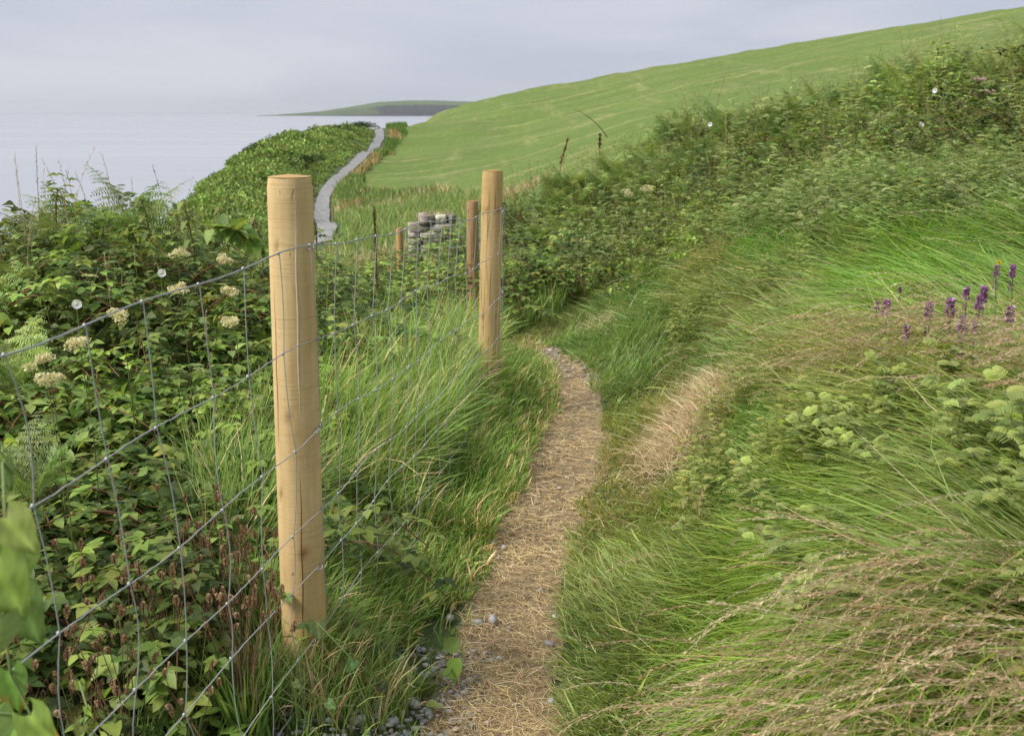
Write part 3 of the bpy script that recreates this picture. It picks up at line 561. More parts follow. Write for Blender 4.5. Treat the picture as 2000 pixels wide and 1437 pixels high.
def feathery(h=.3, n=9, ll=.022, col=((.13, .19, .06), (.17, .23, .075), (.10, .15, .045))):   # upright stem with many small paired leaflets (vetch, tansy, burnet)
    g = G(); lean = rng.uniform(.0, .14); t = np.linspace(0, 1, 6)[:, None]; pts = np.hstack([lean*t**2, 0*t, h*t]); tube(g, pts, .0013, (.12, .17, .06), 3)
    for k in range(n):
        f = .15+.85*k/(n-1); a = k*2.4; c = pts[0]+np.array([lean*f*f, 0, h*f]); d = np.array([math.cos(a), math.sin(a), .5-.3*f+.6*f**3]); d /= np.linalg.norm(d); ln = h*.34*(1-.45*f); q = 6; v = np.linspace(.15, 1, q)[:, None]
        axp = c+d*ln*v-np.array([0, 0, 1])*ln*.35*v**2; s = nrm(np.cross(d, [0, 0, 1.]))
        for sg in (-1, 1): leaves(g, axp, np.broadcast_to(s*sg+d*.5, (q, 3)), np.broadcast_to([0, 0, 1.], (q, 3))+rng.normal(0, .2, (q, 3)), ll*(1.1-.3*v[:, 0]), ll*.45, pick(col, 1, .14)[0], 'lance', .3)
    return g
nettles = [nettle(rng.uniform(.55, .9), DARKG if i % 3 == 0 else GREEN, rng.uniform(.03, .042), 12).arr() for i in range(5)]
brambles = [bramble(rng.integers(20, 26), .42, GREEN if i % 2 else DARKG, rng.uniform(.019, .028)).arr() for i in range(5)]
binds = [bindweed().arr() for i in range(5)]
feathers = [feathery(rng.uniform(.22, .38)).arr() for i in range(5)]

def polar(n, a0, a1, r0, r1):            # even in bearing and in the logarithm of distance: nearer ground gets finer planting
    a = np.radians(rng.uniform(a0, a1, n)); r = np.exp(rng.uniform(math.log(r0), math.log(r1), n)); return r*np.sin(a), r*np.cos(a), r
def on(x, y, dz=0.): return np.stack([x, y, Z(x, y)+dz], -1)

# canopy height of the rough growth left of the fence and along the crest on the right
def canopy_left(x, y):
    d = FX(y)-x; r = np.hypot(x, y)
    return np.clip((d-.1)*.55, .0, 1.)*np.interp(r, [1.2, 2.2, 3.2, 4.6, 6, 9, 14], [.25, .36, .55, .86, .95, .8, .6])/.8
hb = np.array([(hit(a, b, 3)[:2]) for a, b in ((1010,620),(1100,600),(1200,560),(1300,500),(1400,440),(1600,375),(1800,350),(2000,335),(2300,330))])
hr = np.hypot(hb[:, 0], hb[:, 1]); ha = np.degrees(np.arctan2(hb[:, 0], hb[:, 1]))
def bank_edge(x, y): return np.interp(np.degrees(np.arctan2(x, y)), np.concatenate([[-3, -1], ha, [80]]), np.concatenate([[9.5, 8.6], hr, [hr[-1]]]))
def in_hedge(x, y):
    r = np.hypot(x, y); e = bank_edge(x, y); return (x > FX(y)+.9) & (r > e+vnoise(x, y, 1.2, 21)*.4) & (r < e*1.0+3.6)
def canopy_right(x, y):
    r = np.hypot(x, y); e = bank_edge(x, y); q = np.clip((r-e)/2.2, 0, 1); dg = np.degrees(np.arctan2(x, y)); return q*np.interp(dg, [0, 3, 8, 15, 25, 40], [.75, .82, .88, .66, .68, .62])*(1+.4*vnoise(x, y, .8, 33)+.25*vnoise(x, y, 2.2, 34, 1))

# ------------------------------------------------------------------ undergrowth masses (nobody could count these)
def mass(name, protos, n, xy, height, label, cat, mat=M_leaf, smin=.7, smax=1.2, sink=.5, cj=.2, tl=.35, shade=1.):
    x, y, r = xy; g = G(); H = height(x, y); which = rng.integers(0, len(protos), len(x))
    for k, pr_ in enumerate(protos):
        q = which == k
        if not q.any(): continue
        P = on(x[q], y[q]); P[:, 2] += np.maximum(H[q]-sink, 0)*rng.uniform(.55, 1, q.sum())
        tint = np.clip(1+cj*(vnoise(x[q], y[q], 1.1, 44)+1.6*vnoise(x[q], y[q], .55, 45, 2))[:, None]*1.3+rng.normal(0, cj*.6, (q.sum(), 1)), .4, 1.9)*(1+rng.normal(0, .05, (q.sum(), 3)))*shade
        stamp(g, pr_, P, rng.uniform(0, 6.3, q.sum()), rng.uniform(smin, smax, q.sum()), rng.uniform(0, tl, q.sum()), rng.uniform(0, 6.3, q.sum()), tint)
    return tag(g.build(name, mat, None, True), label, cat, kind='stuff')
def select(n, a0, a1, r0, r1, f):
    x, y, r = polar(n, a0, a1, r0, r1); q = f(x, y); return x[q], y[q], r[q]
leftf = lambda x, y: (x < FX(y)-np.interp(y, [2.3, 3, 6, 8], [.3, .6, .65, .3])-.3*vnoise(x, y, 1, 50))
mass('undergrowth', brambles, 0, select(4600, -44, 1, 2.35, 9, leftf), canopy_left, 'tangled dark green bramble undergrowth behind the wire', 'undergrowth', sink=.25)
mass('leafy_weeds', nettles, 0, select(1200, -44, 1, 2.6, 9.5, lambda x, y: leftf(x, y) & (canopy_left(x, y) > .45)), lambda x, y: canopy_left(x, y), 'leafy nettle growth rising through the thicket on the left', 'undergrowth', smin=.55, smax=.95, sink=.5)
mass('bindweed', binds, 0, select(2000, -44, -2, 2.3, 7, leftf), canopy_left, 'bright heart-leaved bindweed sprawling over the left thicket', 'bindweed', sink=.12)
mass('low_herbs', feathers, 0, select(1200, -44, 1, 2.2, 7, leftf), canopy_left, 'small feathery herbs between the thicket leaves on the left', 'undergrowth', sink=.15)
mass('bank_undergrowth', brambles, 0, select(5200, -2, 44, 5, 13.5, lambda x, y: in_hedge(x, y) & (vnoise(x, y, .7, 180, 2) > -.22)), canopy_right, 'dark bramble undergrowth along the crest of the bank', 'undergrowth', smin=.8, smax=1.3, sink=.42, cj=.28, shade=.72)  # darker tint: the crest's deep shadow put into a naturally darker leaf colour
mass('bank_weeds', nettles, 0, select(1500, -2, 44, 5, 13.5, in_hedge), canopy_right, 'leafy weeds standing along the crest of the bank', 'undergrowth', smin=.6, smax=1.05, sink=.5, cj=.28, shade=.85)
mass('bank_herbs', feathers, 0, select(5600, -2, 44, 5, 13.5, lambda x, y: in_hedge(x, y) & (vnoise(x, y, .7, 180, 2) < .12)), canopy_right, 'pale feathery herbs on the crest of the bank', 'undergrowth', smin=.8, smax=1.5, sink=.12)
# dip beyond the bend
midf = lambda x, y: (np.hypot(x, y) > 7) & ~in_field(x, y) & (x > FX(y)-9) & (x < 3) & ~in_hedge(x, y) & (y > 7.2)
mass('dip_undergrowth', brambles, 0, select(1500, -16, 2, 7.5, 26, lambda x, y: midf(x, y) & (y < 22)), lambda x, y: .35+0*x, 'mixed green growth in the dip beyond the second post', 'undergrowth', smin=.9, smax=1.5, sink=.2)

# ------------------------------------------------------------------ grasses
def zone(points, attrs):
    Fz = np.array([feat(*np.array(hit(a, b))[:2]) for a, b in points]); At = np.array(attrs, float)
    def f(x, y):
        d = np.linalg.norm(feat(x, y)[:, None]-Fz[None], axis=-1)+.25*np.abs(vnoise(x, y, 2.2, 61))[:, None]*0+.015; wt_ = d**-3.2; return (wt_@At)/wt_.sum(1, keepdims=True)
    return f
#            green rgb x3        dryfrac length lodge  yaw(deg)
gz = [((1250,1400), (.14,.21,.06,   .24, .13, .45, 160)), ((1250,1150), (.15,.22,.065,  .34, .13, .45, 200)), ((1400,1300), (.13,.21,.045,  .12, .16, .6, 250)),
      ((1650,1350), (.12,.21,.035,  .07, .42, .95, 245)), ((1900,1400), (.12,.19,.04,   .22, .50, .95, 240)), ((1500,1150), (.13,.21,.045,  .12, .20, .7, 250)),
      ((1800,1200), (.11,.19,.035,  .15, .50, .95, 240)), ((1980,1150), (.11,.17,.045,  .30, .50, .9, 235)), ((1300,1000), (.14,.22,.055,  .26, .14, .4, 200)),
      ((1450,950), (.115,.20,.045, .12, .12, .35, 220)), ((1650,950), (.10,.17,.03,   .10, .24, .6, 250)), ((1350,830), (.21,.22,.10,   .95, .05, .7, 200)), ((1380,760), (.19,.21,.09,   .8, .06, .6, 200)), ((1290,930), (.18,.21,.09,   .75, .06, .6, 200)),
      ((1480,820), (.12,.21,.06,   .12, .11, .4, 210)), ((1250,820), (.14,.2,.06,  .34, .15, .5, 180)), ((1250,720), (.10,.18,.06,   .22, .20, .6, 190)),
      ((1400,700), (.10,.19,.055,  .14, .15, .5, 210)), ((1600,750), (.15,.18,.06,   .38, .26, .65, 240)), ((1800,750), (.12,.17,.04,   .34, .48, .85, 245)),
      ((1150,650), (.10,.18,.06,   .12, .16, .5, 200)), ((1250,600), (.09,.17,.055,  .06, .22, .6, 210)), ((1450,620), (.13,.19,.06,   .36, .28, .7, 230)),
      ((1500,480), (.08,.19,.05,   .12, .35, .8, 230)), ((1800,560), (.10,.21,.04,   .03, .50, .95, 255)), ((1950,560), (.11,.21,.045,  .05, .50, .95, 270)),
      ((1400,520), (.14,.19,.065,  .45, .32, .6, 240)), ((1600,450), (.12,.20,.06,   .25, .35, .7, 240)), ((1900,430), (.12,.21,.06,   .12, .35, .6, 240)), ((1060,640), (.12,.17,.06,   .45, .12, .5, 200))]
gfun = zone([p for p, _ in gz], [a for _, a in gz])
DRY = [(.40, .335, .19), (.50, .43, .26), (.31, .25, .13), (.44, .36, .21)]
rightf = lambda x, y: ((y > PATH_END-.05) & (x > pathL(y)-.2) & (np.hypot(x, y) < bank_edge(x, y)+.9)) | (x > pathR(y)-.015+np.interp(y, [2, 2.8, 3.4], [.045, .03, 0])+.06*vnoise(x, y, 5, 70)) & (np.hypot(x, y) < bank_edge(x, y)+.9+.4*vnoise(x, y, 1.5, 71)) & ~((y > PATH_END+.1) & (x < pathR(PATH_END)-.1-(y-PATH_END)*.2) & False)
x, y, r = select(440000, -6, 46, .9, 11, rightf); a = gfun(x, y); n = len(x); clump = vnoise(x, y, 3.2, 72, 2)
dist = x-pathR(y); yawv = np.radians(a[:, 6])+vnoise(x, y, 1.5, 73, 2)*1.9+rng.normal(0, .8, n)*(1.4-a[:, 5]); lod = a[:, 5]
L = a[:, 4]*rng.uniform(.55, 1.25, n)*(1+.3*clump)*np.clip(.6+dist*1.6, .6, 1); L = np.maximum(L, .03)
shorty = rng.random(n) < .5; L = np.where(shorty, L*.45, L); loose = rng.random(n) < .38; L = np.where(loose, np.minimum(L*.6, .2), L)*.88
a0 = rng.uniform(.05, .5, n)+lod*.75; a1 = a0+rng.uniform(.3, .9, n)*(1-.4*lod)+.1; a1 = np.minimum(a1, 1.62+rng.normal(0, .08, n)); a0 = np.where(loose, a0*.35, a0); a1 = np.where(loose, a1*.7, a1)
isdry = rng.random(n) < np.clip(a[:, 3]**1.3*(1+1.3*vnoise(x, y, 2.1, 74, 3))*.9, 0, .92)
col = a[:, :3]*(1+.22*clump[:, None])*(1+rng.normal(0, .2, (n, 1)))*(1+rng.normal(0, .05, (n, 3))); col = col*np.where(rng.random((n, 1)) < .15, np.array([1.35, 1.1, .9]), 1)
col[isdry] = pick(DRY, isdry.sum(), .2); col = np.clip(col, .01, .8)
wd = (.0024+.0011*r*.55)*np.exp(rng.normal(0, .38, n))*np.where(isdry, .75, 1); up = nrm(normal(x, y)+np.array([0, 0, .25]))
g = G(); P = on(x, y, -.01); hf = vnoise(x, y, 2.4, 75, 2)*.14*np.clip(a[:, 4]*3, 0, 1); P[:, 2] += np.maximum(hf, 0)
q = ~isdry; tipc = col*np.array([1.12, 1.1, .95]); blades(g, P[q], L[q], wd[q], yawv[q], a0[q], a1[q], col[q], tipc[q], up[q], 4, rng.normal(0, .5, q.sum()))
tag(g.build('bank_grass', M_grass), 'long green grass lying combed down the bank right of the path', 'grass', kind='stuff')
g = G(); blades(g, P[isdry], L[isdry]*.95, wd[isdry], yawv[isdry], a0[isdry], a1[isdry], col[isdry], col[isdry]*1.05, up[isdry], 4, rng.normal(0, .7, isdry.sum()))
tag(g.build('dry_bank_grass', M_dry), 'straw-coloured dead grass mixed through the bank', 'grass', kind='stuff')

# long reddish seed stalks lodged on the bank
def seedheads(g, P, L, yaw, a0, a1, col, up=None, head=.3, nsp=14, w=.0014, spl=.012, curl=None):
    n = len(P); K = 8; curl = rng.normal(0, .3, n) if curl is None else curl
    if up is None: up = np.broadcast_to([0, 0, 1.], (n, 3))
    c = np.array(P, float); path = [c.copy()]; tg = None
    for k in range(K):
        t = (k+.5)/K; ya = yaw+curl*t; th = a0+(a1-a0)*t**1.6; d = np.stack([np.sin(ya), np.cos(ya), np.zeros(n)], -1); d = nrm(d-up*np.sum(d*up, -1, keepdims=True))
        tg = d*np.sin(th)[:, None]+up*np.cos(th)[:, None]; c = c+tg*(L/K)[:, None]; path.append(c.copy())
    path = np.stack(path, 1); s = nrm(np.cross(path[:, -1]-path[:, 0], up)); nn = nrm(np.cross(s, path[:, -1]-path[:, 0]))
    rows = []
    for k in range(K+1): ww = w*(1-.5*k/K); rows += [path[:, k]-s*ww*.7-nn*ww*.3, path[:, k]+s*ww*.7+nn*ww*.3]
    V = np.stack(rows, 1); base = np.array([[2*k, 2*k+1, 2*k+3, 2*k+2] for k in range(K)]); g.add(V.reshape(-1, 3), (np.arange(n)[:, None, None]*(2*K+2)+base).reshape(-1, 4), np.repeat(col*.85, 2*K+2, 0))
    for q in range(nsp):
        t = 1-head*(q+rng.random(n))/nsp; i = np.minimum((t*K).astype(int), K-1); f = (t*K-i)[:, None]; pp = path[np.arange(n), i]*(1-f)+path[np.arange(n), i+1]*f; tt = nrm(path[np.arange(n), i+1]-path[np.arange(n), i])
        rd = nrm(rng.normal(0, 1, (n, 3))); D = nrm(tt*1.0+rd*.55); leaf2(g, pp+rd*(.0045*rng.random((n, 1))), D, rd, spl*rng.uniform(.7, 1.5, n), spl*.28, np.clip(col*rng.uniform(.85, 1.2, (n, 1)), 0, .9))
SEED = [(.35, .265, .165), (.42, .33, .21), (.29, .21, .13), (.46, .375, .25)]
sz = [((1950,760), 3.2), ((1980,900), 3.2), ((1850,720), 2.4), ((1700,700), 1.2), ((1950,1150), 1.8), ((1800,1150), .8), ((1900,1300), 1.4), ((1980,1420), 3), ((1600,1180), .5), ((1500,1250), .35), ((1450,640), 1.1),
      ((1500,560), 1.2), ((1400,470), .9), ((1350,560), .7), ((1700,560), .1), ((1850,560), .08), ((1600,900), .1), ((1750,970), .3), ((1400,950), .1), ((1300,1200), .15), ((1650,1400), .35), ((1300,800), .3), ((1650,430), .8), ((1900,420), .9), ((1550,760), .5), ((1750,820), 1.2), ((1880,1010), 1.3), ((1200,650), .1)]
sfun = zone([p for p, _ in sz], [[d] for _, d in sz])
x, y, r = select(20000, -2, 46, .9, 10, rightf); dn = sfun(x, y)[:, 0]*np.clip(.75+2.6*vnoise(x, y, 2.4, 81, 2), .05, 2.6); q = (rng.random(len(x)) < np.clip(dn/3.4, 0, 1)**1.35*np.where(dn < 1.0, .10, .95)*np.clip((r-.9)/1.5, .3, 1)) & (x-pathR(y) > .2); x, y, r = x[q], y[q], r[q]; n = len(x); av = gfun(x, y)
dg = np.degrees(np.arctan2(x, y)); upr = (r > 4.5) & (rng.random(n) < .5); yw = np.radians(av[:, 6])+vnoise(x, y, 1.0, 82, 2)*.7+rng.normal(0, .28, n)
g = G(); col = pick(SEED, n, .15); col[r > 4.5] = col[r > 4.5]*[1.0, 1.1, 1.15]
seedheads(g, on(x, y), rng.uniform(.32, .66, n)*np.where(upr, .85, 1), yw, np.where(upr, .2, .62)+rng.normal(0, .1, n), np.where(upr, 1.0, 1.75)+rng.normal(0, .15, n), col, nrm(normal(x, y)+[0, 0, .5]), head=.36, nsp=50, w=.0009, spl=.009)
tag(g.build('seed_stalks', M_dry), 'lodged reddish-tan grass seed stalks arching down the bank', 'grass', kind='stuff')

# verge between fence and path
vergef = lambda x, y: (x > FX(y)-np.interp(y, [1.9, 2.4, 3, 6], [-.03, .45, .8, .8])-.2*vnoise(x, y, 1.4, 90)) & (x < pathL(y)-.0+.05*vnoise(x, y, 4, 91)) & (y < PATH_END+2.5)
x, y, r = select(250000, -40, 6, 1.0, 8.5, vergef); n = len(x); de = pathL(y)-x; clump = vnoise(x, y, 3.5, 92, 2)
bare = (y < 2.75) & (de < np.interp(y, [1.6, 1.9, 2.15, 2.75], [.52, .40, .17, .06])+.08*vnoise(x, y, 6, 93)); gate = rng.random(n)
keep = ~(bare & (gate > .05)); x, y, r, de, clump, bare = [v[keep] for v in (x, y, r, de, clump, bare)]; n = len(x)
hgt = np.clip(.10+de*.55, .08, .42)*np.interp(r, [1, 2, 3.2, 5, 8], [.55, .75, 1.0, .95, .9])
L = hgt*rng.uniform(.55, 1.3, n)*(1+.35*clump)*1.15; L = np.maximum(L, .04); yw = np.radians(90)+vnoise(x, y, 1.6, 94, 2)*1.9+rng.normal(0, 1.1, n); L = L*np.where((y > 3.1) & (de < .4), .5, 1)*np.where((y < 3.0) & (de < .65), .6, 1)
a0 = rng.uniform(.0, .4, n); a1 = a0+rng.uniform(.2, 1.7, n); dry = rng.random(n) < .08+.12*(de < .1)
col = pick([(.10, .185, .04), (.13, .22, .05), (.16, .25, .065), (.08, .15, .035)], n, .16)*(1+.2*clump[:, None]); col[dry] = pick(DRY, dry.sum())
g = G(); blades(g, on(x, y, -.01), L, (.0030+.0007*r)*np.exp(rng.normal(0, .4, n)), yw, a0, a1, np.clip(col, .01, .8), np.clip(col*[1.1, 1.05, .95], 0, .8), None, 5, rng.normal(0, .5, n))
tag(g.build('verge_grass', M_grass), 'lush arching green grass between the wire fence and the path', 'grass', kind='stuff')
n = 2600; a = rng.uniform(0, 6.3, n); q_ = rng.uniform(.05, .26, n); x = post_xy[0][0]+q_*np.cos(a); y = post_xy[0][1]+q_*np.sin(a)*.8
g = G(); blades(g, on(x, y, -.01), rng.uniform(.06, .2, n), rng.uniform(.003, .006, n), rng.uniform(0, 6.3, n), rng.uniform(0, .4, n), rng.uniform(.4, 1.7, n), pick([(.09, .155, .04), (.12, .2, .05), (.15, .22, .06), (.3, .25, .14)], n), K=4)
tag(g.build('tuft', M_grass), 'grass tufts crowding the foot of the nearest post', 'grass', kind='stuff')
# grass threaded through the thicket edge
x, y, r = select(60000, -44, 2, 2.2, 9, lambda x, y: (x < FX(y)-.2) & (x > FX(y)-3.4) & (vnoise(x, y, 1.6, 140) > -.15)); n = len(x); H = canopy_left(x, y); P = on(x, y); P[:, 2] += H*.4*rng.random(n)
g = G(); col = pick([(.12, .20, .05), (.16, .24, .07), (.3, .26, .13)], n, .16); blades(g, P, (.2+H*.45)*rng.uniform(.6, 1.2, n), (.003+.0006*r)*rng.uniform(.5, 1.2, n), rng.uniform(0, 6.3, n), rng.uniform(0, .4, n), rng.uniform(.5, 1.9, n), col, K=5)
tag(g.build('thicket_grass', M_grass), 'thin grass threading through the thicket behind the netting', 'grass', kind='stuff')
# tall thin stems breaking the outline of the crest and the thicket
g = G()
for f_, H_, a_, m_ in ((in_hedge, canopy_right, (-2, 44, 6.5, 12), 2600), (leftf, canopy_left, (-44, 0, 3.5, 7), 420)):
    x, y, r = select(m_, *a_, f_); n = len(x); P = on(x, y); P[:, 2] += np.maximum(H_(x, y)-.2, 0)
    seedheads(g, P, rng.uniform(.25, .6, n), rng.uniform(0, 6.3, n), rng.uniform(0, .2, n), rng.uniform(.2, .9, n), pick([(.30, .24, .13), (.16, .2, .07), (.38, .31, .18), (.2, .13, .08)], n), head=.4, nsp=18, w=.0022, spl=.014)
tag(g.build('tall_stems', M_dry), 'thin tall flowering grass stems standing above the thicket and the crest', 'grass', kind='stuff')
# pale grass through the crest
x, y, r = select(110000, -3, 44, 6, 13.5, lambda x, y: in_hedge(x, y) & (vnoise(x, y, .7, 180, 2) < .3)); n = len(x); H = canopy_right(x, y); P = on(x, y); P[:, 2] += np.maximum(H-.25, 0)*rng.uniform(.5, 1, n)
g = G(); col = pick([(.12, .20, .05), (.17, .24, .08), (.40, .33, .18), (.09, .15, .04)], n, .18); pt = rng.random(n) < np.clip(.5+.9*vnoise(x, y, .9, 95, 2), .05, 1)
blades(g, P[pt], rng.uniform(.12, .42, pt.sum()), .0065*rng.uniform(.5, 1.2, pt.sum()), rng.uniform(0, 6.3, pt.sum()), rng.uniform(0, .5, pt.sum()), rng.uniform(.4, 1.6, pt.sum()), col[pt], K=4)
tag(g.build('crest_grass', M_grass), 'wispy grass among the weeds on the crest of the bank', 'grass', kind='stuff')
# hollow beyond the bend and the rough margin of the field
x, y, r = select(110000, -19, 3, 7.5, 55, lambda x, y: ~in_field(x, y) & (x > GPX(y)+.5) & ((x > FX(y)-5) | (y > 20)) & ~in_hedge(x, y)); n = len(x)
gold = (r > 18) & (rng.random(n) < np.clip(.22+.9*vnoise(x, y, .35, 96, 2), .06, .6)); col = pick([(.12, .19, .05), (.15, .22, .06), (.09, .15, .04)], n); col[gold] = pick([(.30, .26, .15), (.33, .27, .16), (.24, .2, .11)], gold.sum())
g = G(); blades(g, on(x, y), np.interp(r, [8, 20, 30, 55], [.3, .45, .55, .6])*rng.uniform(.5, 1.2, n), .0025+.0013*r, rng.uniform(0, 6.3, n), rng.uniform(0, .4, n), rng.uniform(.3, 1.3, n), col, K=3)
tag(g.build('rough_grass', M_grass), 'rough green and golden grass in the hollow below the field', 'grass', kind='stuff')
x, y, r = select(90000, -15, -3, 40, 128, lambda x, y: ~in_field(x, y) & (x > GPX(y)+.75) & (x < GPX(y)+4.5+3*vnoise(x, y, .15, 131))); n = len(x)
col = pick([(.36, .25, .13), (.42, .31, .17), (.13, .2, .05), (.3, .2, .1)], n); mixg = ((vnoise(x, y, .2, 97, 2)*.5+.5) > .5) | (x > GPX(y)+1.9); col[mixg] = pick([(.10, .17, .04), (.13, .2, .05)], mixg.sum())
g = G(); blades(g, on(x, y), rng.uniform(.25, .65, n), .0012*r, rng.uniform(0, 6.3, n), rng.uniform(0, .4, n), rng.uniform(.2, 1, n), col, K=2)
tag(g.build('rusty_grass', M_dry), 'rust-coloured tall grass along the right edge of the gravel path', 'grass', kind='stuff')
# short grass of the field, blade tufts
x, y, r = select(150000, -9, 40, 16, 90, lambda x, y: in_field(x, y) & (rng.random(len(x)) < np.clip((48-np.hypot(x, y))/28, 0, 1))); n = len(x); tn = vnoise(x, y, .35, 98, 3)
col = pick([(.085, .135, .032), (.11, .16, .04), (.14, .185, .055)], n, .12)*(1+.15*tn[:, None]); pale = rng.random(n) < np.clip(.03+.5*(vnoise(x*.25+y*.05, y*1.3, .3, 99, 2)-.25), .02, .5); col[pale] = pick([(.33, .31, .13), (.26, .28, .1)], pale.sum())
g = G(); blades(g, on(x, y), rng.uniform(.03, .08, n), .002+.0008*r, rng.uniform(0, 6.3, n), rng.uniform(0, .6, n), rng.uniform(.4, 1.4, n), col, K=2)
tag(g.build('field_grass', M_grass), 'short cropped grass of the sloping field', 'grass', kind='stuff')

# ------------------------------------------------------------------ far scrub on the headland
def clump(nl, size, cols):
    g = G(); d = rdir(nl, .35); d[:, 2] = np.abs(d[:, 2]); P = d*np.array([1, 1, .75])*(rng.uniform(.55, 1.05, (nl, 1))); leaf2(g, P*.9, nrm(d+rng.normal(0, .6, (nl, 3))), rng.normal(0, 1, (nl, 3)), size*rng.uniform(.7, 1.4, nl), size*.7, pick(cols, nl, .22)); return g
clumps = [clump(130, .26, [(.085, .13, .034), (.115, .165, .042), (.065, .10, .028), (.15, .20, .055)]).arr() for _ in range(4)]
headf = lambda x, y: (x < GPX(y)-.7) & (x > GPX(y)-44)
x, y, r = select(15000, -27, -3, 20, 125, lambda x, y: headf(x, y) & (Z(x, y) > EYE-16)); g = G(); wh = rng.integers(0, 4, len(x))
edge_ = lambda a, b: np.clip((GPX(b)-a-1.2)/3, 0, 1)
for k in range(4):
    q = wh == k; m_ = q.sum(); tint = np.clip(1+.32*vnoise(x[q], y[q], .28, 101)[:, None]*1.5+rng.normal(0, .12, (m_, 1)), .45, 1.8)*(1+rng.normal(0, .05, (m_, 3)))
    edge = np.clip((GPX(y[q])-x[q]-.5)/2.5, .6, 1)
    lump = vnoise(x[q], y[q], .22, 171, 3); stamp(g, clumps[k], on(x[q], y[q], -.06)+np.stack([0*lump, 0*lump, np.maximum(lump, 0)*.7*edge_(x[q], y[q])], -1), rng.uniform(0, 6.3, m_), (.24+.004*r[q])*rng.uniform(.5, 1.5, m_)*edge, cj=tint)
tag(g.build('scrub', M_far), 'low bracken and bramble scrub covering the headland left of the gravel path', 'scrub', kind='stuff')
k_ = 0
for px, py, rr_, s, lab in [(648,240,101,1.9,'dark rounded bush on the headland skyline nearest the sea'),(668,240,100,1.3,'small dark bush beside the tallest skyline bush'),(688,241,100,1.25,'middle bush of the row on the headland crest'),(704,240,99,1.35,'last skyline bush just left of where the gravel path vanishes'),
                            (560,290,82,1.1,'mid green bush on the headland slope halfway to the crest'),(500,330,66,1.0,'bush on the seaward edge of the headland above the water'),(445,318,68,1.0,'bush at the bulging corner of the headland edge'),(600,330,62,.9,'bush beside the gravel path halfway up the headland')]:
    g = G(); p = at(px, py, rr_); b0 = float(Z(p[0], p[1])); hgt_ = max(p[2]-b0, 1.5 if k_ < 4 else .9); k_ += 1; t = thing('shrub', lab, 'bush', (p[0], p[1], b0), 0, 'bushes on the headland')
    for e in range(7):
        q = rng.normal(0, .45, 3)*[1, 1, .2]; stamp(g, clump(110, .2, [(.028, .05, .016), (.04, .065, .02), (.022, .04, .013)]).arr(), np.array([[q[0]*s, q[1]*s, hgt_*.25+abs(q[2])]]), np.array([rng.uniform(0, 6)]), np.array([s*.55]))
    g.build('crown', M_far, t); g = G(); tube(g, [(0, 0, -.1), (.05, 0, hgt_*.4), (.1, .05, hgt_*.6)], [.06, .05, .03], (.1, .08, .05), 5); g.build('trunk', M_bark, t)

# ------------------------------------------------------------------ ferns as single plants
def fern_zone(n, f, H, slo, shi, label, group, a0, a1, r0, r1, sink=.22):
    x, y, r = select(n*30, a0, a1, r0, r1, f); x, y = x[:n], y[:n]; hh = H(x, y)
    for i in range(len(x)):
        s = rng.uniform(slo, shi); add_fern((x[i], y[i], float(Z(x[i], y[i]))+max(float(hh[i])-(sink if x[i] > FX(y[i]) else .4)*s, 0)), s, label, group)
fern_zone(48, leftf, canopy_left, .4, .75, 'bracken fern half sunk in the thicket left of the nearest post', 'ferns in the left thicket', -30, -14, 3.0, 6.2)
fern_zone(22, lambda x, y: leftf(x, y) & (np.arctan2(x, y) > R(-13)), canopy_left, .45, .8, 'bracken fern seen through the netting between the two tall posts', 'ferns behind the netting', -13, 0, 3.6, 9)
hf_ = lambda x, y: in_hedge(x, y) & (vnoise(x, y, .9, 190, 2) > .0)
fern_zone(60, hf_, canopy_right, .45, .72, 'bracken fern on the left end of the bank crest', 'ferns at the left end of the crest', 1, 9, 7, 11.5)
fern_zone(50, hf_, canopy_right, .45, .72, 'bracken fern in the middle stretch of the bank crest', 'ferns in the middle of the crest', 9, 18, 7, 11.5)
fern_zone(36, hf_, canopy_right, .45, .72, 'bracken fern on the high right end of the bank crest', 'ferns at the right end of the crest', 18, 33, 6.5, 11)
for px, py, r_, s, rz, lab in [(20,690,2.9,.42,0,'bluish fern at the left picture edge beside the meadowsweet'),(50,890,2.3,.42,1,'arching fern with long combed fronds low at the left edge'),(1780,160,9.4,1.05,2,'tallest fern standing against the field on the crest'),
                               (260,410,5.4,.9,0,'fern with its crown against the sea left of the drooping nettle'),(170,425,5.6,.9,2,'fern topping the thicket against the pale sea, furthest left but one'),(1660,440,5.6,.55,2,'yellow-green fern in the open grass of the bank'),(1300,520,7.2,.8,1,'bright yellow-green fern at the foot of the crest')]:
    p = at(px, py, r_); add_fern((p[0], p[1], p[2]-.32*s), s, lab, 'ferns picked out by their place', rz=rz)

# ------------------------------------------------------------------ distinct plants
def top_plant(px, py, r): p = at(px, py, r); return p, float(Z(p[0], p[1]))
